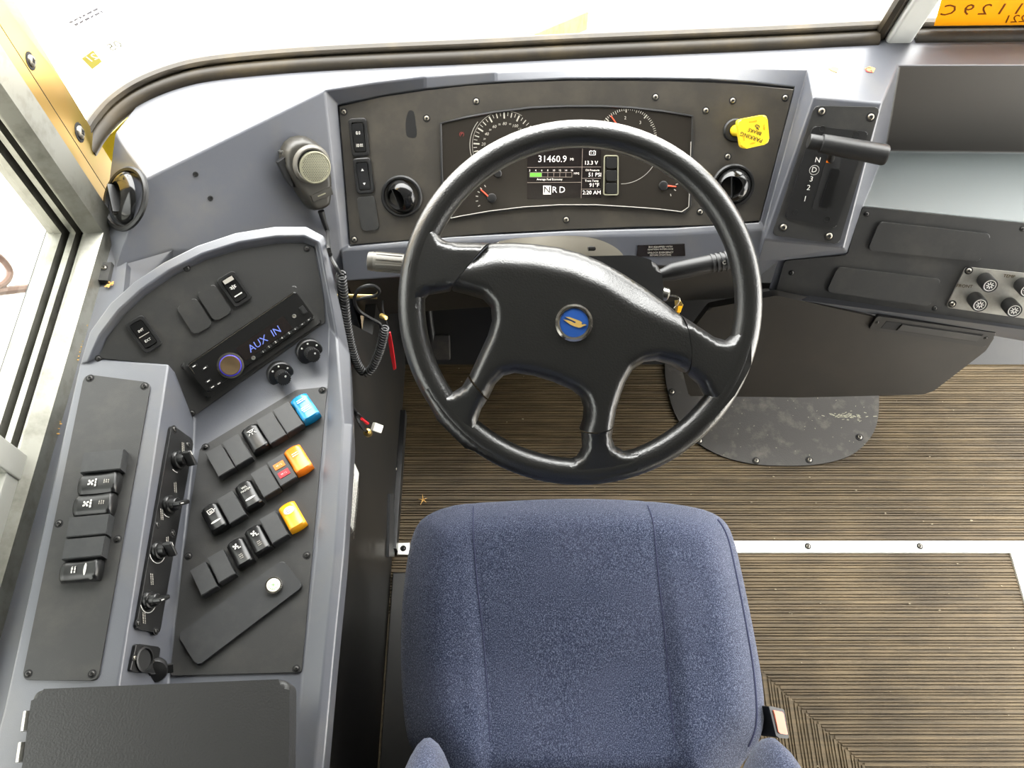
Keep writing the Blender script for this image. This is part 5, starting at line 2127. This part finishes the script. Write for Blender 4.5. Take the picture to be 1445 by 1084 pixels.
# =================================================================== MICROPHONE
PM = PGW.off(.008)
mic = thing('hand_microphone', 'grey hand microphone with perforated round grille clipped to the dashboard', 'microphone', PM.hit(430, 240))
C1 = lambda x, y: (380 + x / 7.743, 180 + y / 7.743)
mo = [C1(158, 330), C1(175, 250), C1(215, 180), C1(280, 130), C1(370, 108), C1(450, 118), C1(540, 165), C1(610, 225), C1(655, 310), C1(688, 430), C1(705, 600), C1(706, 720), C1(690, 850), C1(640, 895), C1(540, 930), C1(480, 915), C1(430, 870), C1(330, 720), C1(230, 570), C1(172, 450)]
PMt = PM.off(.020)
MM = PMt.frame(435, 240)
MM = MM.copy()
MM.translation -= PM.n * .020
bm = NB()
iv = MM.inverted()
poly = []
for p in mo:
    q = iv @ PMt.hit(*p)
    poly.append((q.x, q.y))
pillow(bm, MM, poly, dome(.024, .010), .0035, .006)
bd = mk('body', bm, 'mic_dark', mic, sharp=70)
cx, cy = (iv @ PMt.hit(*C1(455, 400))).xy
bm = NB()
Mg = MM @ Matrix.Translation((cx, cy, .023))
rr = 208 / 7.743 * PMt.m(435, 235)
lathe(bm, Mg, [(rr, -.003), (rr, .001), (rr * .96, .004), (rr * .86, .0062), (rr * .8, .0060), (rr * .77, .0035)], 40)
mk('head_ring', bm, 'mic_grey', mic)
cx2, cy2 = (iv @ PMt.hit(*C1(482, 428))).xy
rg_ = 158 / 7.743 * PMt.m(435, 235)
Mg2 = MM @ Matrix.Translation((cx2, cy2, .0285))
bm = NB()
lathe(bm, Mg2, [(rg_ * 1.1, -.003), (rg_ * 1.08, .001), (rg_ * 1.0, .0018), (rg_ * .98, .0006), (rg_ * .6, .0016), (0, .002)], 36)
gr = mk('grille', bm, 'grille', mic)
bm = NB()
for i in range(-9, 10):
    for j in range(-10, 11):
        x = (i + .5 * (j % 2)) * rg_ * .125
        y = j * rg_ * .108
        if x * x + y * y < (rg_ * .9) ** 2:
            z = .0019 - .0012 * (math.hypot(x, y) / rg_) ** 2
            vs = [bm.verts.new(Mg2 @ Vector((x + rg_ * .034 * math.cos(k * 1.0472), y + rg_ * .034 * math.sin(k * 1.0472), z + .0003))) for k in range(6)]
            bm.faces.new(vs)
o = mk('grille_holes', bm, 'dark_void', gr, sharp=None)
o['kind'] = 'stuff'
bm = NB()
plate(bm, PMt, [C1(440, 735), C1(665, 640), C1(690, 725), C1(470, 812)], .0055, .002, .001)
mk('name_plate', bm, 'mic_dark', mic)
bm = NB()
plate(bm, PMt, [C1(515, 740), C1(600, 705), C1(605, 715), C1(520, 752)], .006, .005)
mk('plate_mark', bm, 'grille', mic)
bm = NB()
PMs = PM.off(.010)
plate(bm, PMs, [C1(80, 375), C1(160, 315), C1(180, 440), C1(270, 655), C1(230, 640), C1(170, 560)], .006, -.006, .002)
mk('talk_button', bm, 'black_plastic', mic)
bm = NB()
plate(bm, PM, [C1(110, 260), C1(150, 240), C1(200, 300), C1(140, 310)], .006, -.008, .001)
mk('hang_clip', bm, 'steel', mic)
# strain relief, straight lead, coil, tail
bm = NB()
sr = [PM.hit(x, y, o_) for x, y, o_ in ((453, 298, .012), (457, 312, .010), (462, 326, .004))]
tube(bm, sr, [.0055, .0045, .0038], 10)
mk('strain_relief', bm, 'black_plastic', mic)
YC = .655
lead = sr[1:] + [hy(463, 345, .70), hy(467, 362, .68), hy(474, 376, .66), hy(480, 386, YC)]
bm = NB()
tube(bm, smooth_poly(lead, 6, False), .0028, 8)
mk('cord_lead', bm, 'black_plastic', mic)
path = smooth_poly([hy(x, y, YC) for x, y in ((481, 387), (485, 420), (489, 455), (496, 490), (505, 515), (515, 526), (525, 519), (534, 500), (540, 480), (543, 462))], 20, False)
P = [Vector(p) for p in path]
seg = [0]
for a, b in zip(P, P[1:]):
    seg.append(seg[-1] + (b - a).length)
tot = seg[-1]
turns = 58
hel = []
N = turns * 12
k = 0
for i in range(N + 1):
    s_ = tot * i / N
    while k < len(seg) - 2 and seg[k + 1] < s_:
        k += 1
    f = (s_ - seg[k]) / max(seg[k + 1] - seg[k], 1e-9)
    c = P[k].lerp(P[k + 1], f)
    d = (P[k + 1] - P[k]).normalized()
    nx = d.cross(Vector((0, 1, 0))).normalized()
    ny = Vector((0, 1, 0))
    a = 2 * math.pi * turns * i / N
    hel.append(c + (nx * math.cos(a) + ny * math.sin(a)) * .0060)
bm = NB()
tube(bm, hel, .0019, 6)
mk('coiled_cord', bm, 'black_plastic', mic, sharp=80)
bm = NB()
tail = [hel[-1]] + [hy(x, y, YC) for x, y in ((535, 456), (520, 448), (506, 438), (500, 424), (505, 410), (516, 404), (528, 404), (535, 410), (531, 417), (518, 420), (504, 423))]
tube(bm, smooth_poly(tail, 5, False), .0026, 8)
mk('cord_tail', bm, 'black_plastic', mic)
bm = NB()
tube(bm, [hy(474, 418, YC + .004), hy(532, 419, YC + .004)], .0032, 8)
mk('cord_plug', bm, 'brass', mic)

# =================================================================== KICK PANEL AND UNDER-DASH
KX = -.258
kick = thing('kick_panel', 'tall black panel closing the console side towards the footwell', 'panel', (KX, .2, 0))
bm = NB()
prism(bm, [(KX, -.8, .0), (KX, 1.2, .0), (KX, 1.2, .40), (KX, .80, .44), (KX, .70, .64), (KX, .62, .70), (KX, -.8, .70)], (-1, 0, 0), .02, .0)
mk('board', bm, 'kick_black', kick)
PX = Pl((KX, 0, 0), (1, 0, 0))
bm = NB()
a, b = PX.hit(552, 700), PX.hit(552, 790)
bm = NB()
prism(bm, [(KX, PX.hit(556, 785).y, .02), (KX, PX.hit(560, 560).y, .02), (KX + .012, PX.hit(560, 560).y, .02), (KX + .012, PX.hit(556, 785).y, .02)], (0, 0, 1), .012, -.02, .001)
ang_ = mk('angle_strip', bm, 'black_plastic', kick)
bm = NB()
plate(bm, PX, [(547, 697), (552, 697), (553, 786), (545, 786)], .006, 0, .001)
mk('cover_strip', bm, 'plug_black', kick)
screws(PX, [(559, 662), (493, 685)], 2.6, kick, 'screw_steel', .0, rm=.0035)
bm = NB()
prism(bm, [hz(x, y, .004) for x, y in ((560, 766), (578, 766), (578, 783), (560, 783))], (0, 0, 1), 0, -.004, .001)
brk = mk('floor_bracket', bm, 'steel', kick)
screws(Pl((0, 0, .004), (0, 0, 1)), [(569, 774)], 3.0, kick, 'screw_black')

lab = thing('white_label', 'white printed label stuck on the black kick panel', 'label', PX.hit(497, 700))
bm = NB()
plate(bm, PX, [(497, 648), (506, 668), (498, 750), (489, 731)], .0008, -.0002)
mk('label_sheet', bm, 'paper_white', lab)
bm = NB()
Ml_ = PX.frame(499, 715, -.1, 1, .001)
scribble_rows(bm, Ml_, .10, 5, .012, .003, 77)
o = mk('label_print', bm, 'grey_print', lab, sharp=None)
o['kind'] = 'stuff'

wr = thing('loose_wiring', 'loose wire ends with white plug and brass terminal on the kick panel', 'wires', PX.hit(500, 578))
Q = lambda x, y, o_: PX.hit(x, y, o_)
bm = NB()
tube(bm, smooth_poly([Q(499, 575, .001), Q(503, 582, .02), Q(515, 592, .03), Q(524, 597, .035)], 6, False), .0022, 6)
mk('wire', bm, 'black_plastic', wr)
bm = NB()
tube(bm, smooth_poly([Q(499, 578, .001), Q(503, 588, .02), Q(510, 602, .03), Q(516, 608, .035)], 6, False), .0022, 6)
mk('wire', bm, 'black_plastic', wr)
bm = NB()
tube(bm, [Q(510, 591, .028), Q(519, 598, .034)], .0024, 6)
mk('red_wire', bm, 'red_tag', wr)
bm = NB()
Mq = mframe(Q(532, 604, .036), Q(538, 608, .036) - Q(526, 598, .036), Vector((.6, -.4, .7)))
box(bm, Mq, .017, .014, .010, .0015)
mk('white_plug', bm, 'wire_white', wr)
bm = NB()
lathe(bm, axis_frame(Q(517, 609, .036), Q(530, 621, .036) - Q(517, 609, .036)), [(.003, 0), (.003, .006), (.006, .008), (.0065, .017), (.004, .018), (0, .018)], 16)
mk('brass_terminal', bm, 'brass', wr)

# black board added for the shade of the footwell; pedals under the dashboard
bm = NB()
prism(bm, [(KX, .985, .0), (1.9, .985, .0), (1.9, 1.219, .20), (KX, 1.219, .20)], (0, -.65, .76), .004, -.03)
tag(mk('wall_footwell_shade', bm, 'kick_black', sharp=None), 'black sloping board put in for the shade under the dashboard', None, None, 'structure')
ped = thing('brake_pedal', 'black brake pedal hanging in the dark footwell', 'pedal', (-.08, .98, .05))
bm = NB()
tube(bm, [hy(602, 420, 1.02), hy(606, 455, .99), hy(611, 488, .96)], .009, 10)
mk('pedal_arm', bm, 'black_plastic', ped)
bm = NB()
Mp = mframe(hy(612, 490, .955), Vector((1, 0, 0)), Vector((0, -.75, .66)))
box(bm, Mp, .075, .06, .012, .004)
mk('pedal_pad', bm, 'rubber', ped)
# underside of the dash
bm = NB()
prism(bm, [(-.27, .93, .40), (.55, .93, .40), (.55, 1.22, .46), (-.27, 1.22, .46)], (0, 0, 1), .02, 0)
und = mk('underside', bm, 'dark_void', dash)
# red pull tag on a short cord
rt = thing('red_pull_tag', 'slim red plastic tag hanging beside the steering wheel rim', 'tag', hy(556, 520, .74))
bm = NB()
pts = [hy(x, y, .74) for x, y in ((546, 469), (551, 469), (555, 490), (559, 520), (555, 522), (551, 500))]
prism(bm, pts, (0, -1, .3), .002, -.002, .0008)
mk('tag_strip', bm, 'red_tag', rt)
bm = NB()
tube(bm, smooth_poly([hy(548, 470, .742), hy(545, 452, .75), hy(541, 440, .78), hy(540, 425, .86)], 4, False), .0016, 6)
mk('tag_cord', bm, 'black_plastic', rt)
bm = NB()
lathe(bm, axis_frame(hy(541, 447, .755), (.7, -.6, .4)), [(.0045, -.006), (.0045, .006), (.003, .008), (0, .008)], 12)
mk('clip', bm, 'brass', rt)

# placard under the fascia
pA, pB = PF.hit(950, 331, .008), PF.hit(1078, 324, .008)
PQ = Pl3(pA, pB, pA + Vector((0, -.03, -.05)))
pl_ = thing('interlock_placard', 'dark placard with faint grey lettering under the fascia', 'placard', PQ.hit(935, 355))
bm = NB()
plate(bm, PQ, [(900, 346), (966, 344), (967, 361), (898, 362)], .0012, 0)
mk('placard_sheet', bm, 'screen_black', pl_)
for s_, y in (('BUS EQUIPPED WITH', 348.5), ('IGNITION INTERLOCK', 352), ('UNLOCK EMERGENCY', 356.5), ('BEFORE STARTING', 360)):
    text_px(PQ, s_, 932, y, 2.3, 'grey_print', pl_, d=(1, -.02), off=.0016)

# =================================================================== FLOOR PLATE
fp = thing('floor_cover_plate', 'black steel cover plate bolted to the ribbed floor under the dash', 'cover plate', hz(1090, 600, 0))
Pf_ = Pl((0, 0, .002), (0, 0, 1))
out_px = smooth_poly([(938, 530), (944, 560), (956, 592), (980, 622), (1015, 643), (1060, 655), (1110, 658), (1160, 655), (1200, 643), (1225, 622), (1237, 598), (1240, 570)], 4, False)
bm = NB()
prism(bm, [hz(x, y, .002) for x, y in [tuple(p) for p in out_px] + [(1240, 505), (938, 505)]], (0, 0, 1), .003, -.002, .001)
mk('plate', bm, 'plate_black', fp)
screws(Pf_, [(948, 553), (987, 622), (1067, 650), (1142, 649), (1213, 617)], 3.6, fp, 'brass' if False else 'screw_steel', .004)
bm = NB()
rg = random.Random(9)
for i in range(46):
    x, y = rg.gauss(1196, 16), rg.gauss(587, 3.4)
    if x < 1236:
        strokes(bm, Matrix.Translation(hz(x, y, .0056)) @ Matrix.Rotation(rg.uniform(-.4, .4), 4, 'Z'), [(-rg.uniform(.001, .006), 0, .003, 0)], rg.uniform(.001, .002), .0)
for i in range(40):
    x, y = rg.uniform(1000, 1225), rg.uniform(560, 645)
    strokes(bm, Matrix.Translation(hz(x, y, .0056)) @ Matrix.Rotation(rg.uniform(0, 3), 4, 'Z'), [(-rg.uniform(.0005, .002), 0, .001, 0)], rg.uniform(.0007, .0012), .0)
o = mk('paint_scuffs', bm, 'grille', fp, sharp=None)
o['kind'] = 'stuff'

# =================================================================== DRIVER SEAT
seat = thing('driver_seat', 'blue woven fabric driver seat with piped cushion', 'seat', (.10, .2, 0))
SZ = .455
ST = .062
PSt_ = Pl((0, 0, SZ + .02), (0, 0, 1))
so_px = [(700, 702), (800, 698.5), (900, 701), (968, 708), (1008, 718), (1030, 735), (1042, 765), (1052, 810), (1062, 860), (1072, 915), (1080, 970), (1081, 1015), (1072, 1048), (1050, 1078), (1030, 1110), (1000, 1150), (660, 1150), (610, 1110), (590, 1075), (574, 1040), (567, 985), (564, 920), (566, 850), (572, 790), (582, 745), (600, 722), (640, 707)]
poly = [tuple((hz(x, y, SZ + .02)).xy) for x, y in so_px]
poly = [tuple(p) for p in smooth_poly(poly, 3)]
sl_px = [(666, 690), (668, 760), (674, 830), (682, 900), (688, 980), (692, 1060), (694, 1160)]
sr_px = [(919, 690), (924, 760), (931, 830), (939, 900), (946, 980), (953, 1060), (958, 1160)]
sl_ = [hz(x, y, SZ + ST).xy for x, y in sl_px]
sr_ = [hz(x, y, SZ + ST).xy for x, y in sr_px]


def seam_x(S, y):
    for a, b in zip(S, S[1:]):
        if b.y <= y <= a.y:
            return a.x + (b.x - a.x) * (a.y - y) / (a.y - b.y)
    return S[0].x if y > S[0].y else S[-1].x


def seat_h(x, y, d):
    t = min(d / .075, 1)
    hh = ST * math.sin(t * math.pi / 2)
    xl, xr = seam_x(sl_, y), seam_x(sr_, y)
    back = min(max((.40 - y) / .3, 0), 1)
    e = max(xl - x, x - xr)
    if e > 0:
        hh += back * .016 * min(e / .02, 1) * (1 - min(max((e - .05) / .06, 0), 1) * .4)
    hh -= .002 * math.exp(-((x - xl) / .006) ** 2) + .002 * math.exp(-((x - xr) / .006) ** 2)
    hh += .002 * math.sin(9 * x + 3) * math.sin(11 * y)
    return hh


bm = NB()
pillow(bm, Matrix.Translation((0, 0, SZ)), poly, seat_h, .008, .10)
mk('cushion', bm, 'seat_fabric', seat, sharp=80)
cpoly = np.array(poly)


def edge_d(x, y):
    b = 1e9
    for i in range(len(poly)):
        a, c = Vector(poly[i]), Vector(poly[(i + 1) % len(poly)])
        dd_ = c - a
        t_ = min(max((Vector((x, y)) - a).dot(dd_) / max(dd_.length_squared, 1e-12), 0), 1)
        b = min(b, (Vector((x, y)) - (a + dd_ * t_)).length)
    return b


mat('seam_thread', srgb(44, 48, 74), .9)
for S in (sl_, sr_):
    bm = NB()
    pts = []
    for k in range(34):
        y = S[0].y - .012 - (S[0].y - .1 - .02) * k / 33 * 1.02
        x = seam_x(S, y)
        d = edge_d(x, y)
        if d > .004:
            pts.append(Vector((x, y, SZ + seat_h(x, y, d) + .0012)))
    tube(bm, pts, .0010, 5)
    mk('seam', bm, 'seam_thread', seat)
pp = [(1018, 726), (1032, 752), (1041, 790), (1050, 835), (1058, 880), (1066, 930), (1071, 985), (1071, 1025), (1062, 1052)]
bm = NB()
pts = []
for x, y in smooth_poly([Vector((a, b)) for a, b in pp], 4, False):
    p = hz(x, y, SZ + .045)
    d = edge_d(p.x, p.y)
    pts.append(Vector((p.x, p.y, SZ + seat_h(p.x, p.y, d) + .001)))
tube(bm, pts, .0016, 6)
mk('piping', bm, 'seam_thread', seat)
# backrest with forward wings
bm = NB()
nx, nz = 72, 24
g = []
for j in range(nz + 1):
    z = .47 + .72 * j / nz
    row = []
    for i in range(nx + 1):
        a = -1 + 2 * i / nx
        x = .0985 + a * .254 * (1 - .12 * max(0, (z - .75) / .45))
        wing = min(max(0, (abs(a) - .52) / .48), 1)
        prof = math.sin(math.pi * wing) ** 1.4
        bell = math.exp(-((z - .73) / .15) ** 2)
        yy = -.025 - .12 * max(0, z - .62) + (.125 + .04 * (z - .7)) * prof * bell
        row.append(bm.verts.new((x, yy, z)))
    g.append(row)
for j in range(nz):
    for i in range(nx):
        bm.faces.new([g[j][i], g[j][i + 1], g[j + 1][i + 1], g[j + 1][i]])
ext = bmesh.ops.extrude_edge_only(bm, edges=[e for e in bm.edges if e.is_boundary])
bmesh.ops.translate(bm, verts=[v for v in ext['geom'] if isinstance(v, bmesh.types.BMVert)], vec=(0, -.10, 0))
bk_ = mk('backrest', bm, 'seat_fabric', seat, sharp=80)
bm = NB()
box(bm, Matrix.Translation((.10, .2, .33)), .40, .40, .06, .01)
box(bm, Matrix.Translation((.10, .2, .16)), .30, .34, .32, .01)
mk('pedestal', bm, 'black_plastic', seat)
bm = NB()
prism(bm, [(-.252, -.6, 0), (.33, -.6, 0), (.33, .47, 0), (-.252, .47, 0)], (0, 0, 1), .02, .0005, .004)  # black sheet laid in place of the shade beside the seat
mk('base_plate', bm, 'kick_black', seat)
# seat belt buckle
bz = .47
bu = thing('seat_belt_buckle', 'black seat belt buckle with red release button beside the cushion', 'buckle', hz(1098, 1050, .33))
PBk = Pl(hz(1098, 1022, bz), (.45, -.15, .88))
bm = NB()
plate(bm, PBk, [(1084, 996), (1107, 1001), (1114, 1043), (1096, 1041)], 0, -.07, .003, r=3, seg=3)
mk('buckle_body', bm, 'black_plastic', bu)
bm = NB()
plate(bm, PBk, [(1090, 1002), (1104, 1005), (1111, 1037), (1098, 1035)], .002, -.002, .001, r=2)
mk('release_button', bm, 'buckle_red', bu)
bm = NB()
cb = PBk.hit(1098, 1020)
tube(bm, [cb - PBk.n * .06, cb - PBk.n * .12 + Vector((-.03, 0, -.02)), Vector((.27, .13, .33))], .011, 8)
mk('buckle_stalk', bm, 'black_plastic', bu)

# =================================================================== SILL CLUTTER
bm = NB()
prism(bm, [(-.635, -.9, 0), (-.50, -.9, 0), (-.50, .55, 0), (-.575, .66, 0), (-.597, .83, 0), (-.635, .83, 0)], (0, 0, 1), .722, .69)
tag(mk('trim_6', bm, 'dash_grey'), 'grey ledge between window track and console', None, None, 'structure')
PSL = Pl((0, 0, .725), (0, 0, 1))
br = thing('ledge_bracket', 'small black metal bracket screwed to the ledge by the window track', 'bracket', PSL.hit(146, 385))
bm = NB()
plate(bm, PSL, [(129, 374), (160, 373), (154, 399), (129, 398)], .006, -.003, .001)
mk('bracket_plate', bm, 'black_panel', br)
screws(PSL, [(147, 378)], 3.6, br, 'screw_steel', .006)
bm = NB()
rg = random.Random(3)
for cx, cy, n, sx, sy in ((109, 485, 60, 3, 7), (154, 402, 14, 2.5, 2), (118, 450, 10, 4, 6), (82, 590, 14, 4, 18)):
    for i in range(n):
        p = PSL.hit(rg.gauss(cx, sx), rg.gauss(cy, sy), .001)
        bmesh.ops.create_icosphere(bm, subdivisions=1, radius=rg.uniform(.0008, .0022), matrix=Matrix.Translation(p) @ Matrix.Diagonal((1.5, .8, .6, 1)))
o = mk('ledge_crumbs', bm, 'debris_tan', sharp=None)
tag(o, 'tan crumbs of debris lying on the ledge beside the window', 'crumbs', None, 'stuff')
bm = NB()
plate(bm, PSL, [(97, 504), (101, 499), (105, 508), (104, 518), (97, 518)], .010, 0, .001)
o = mk('plastic_tab', bm, 'wood_tab')
tag(o, 'small white plastic tab between window track and console', 'tab')
# dry leaf on the floor by the seat
lf = NB()
for a in range(5):
    c = hz(597, 706, .004)
    d = Vector((math.cos(a * 1.3 + .4), math.sin(a * 1.3 + .4), .2)) * (.010 + .003 * (a % 2))
    tube(lf, [c, c + d * .5 + Vector((0, 0, .003)), c + d], [.0016, .0011, .0004], 5)
o = mk('dry_leaf', lf, 'debris_tan')
tag(o, 'tiny curled dry leaf on the floor at the seat corner', 'leaf')
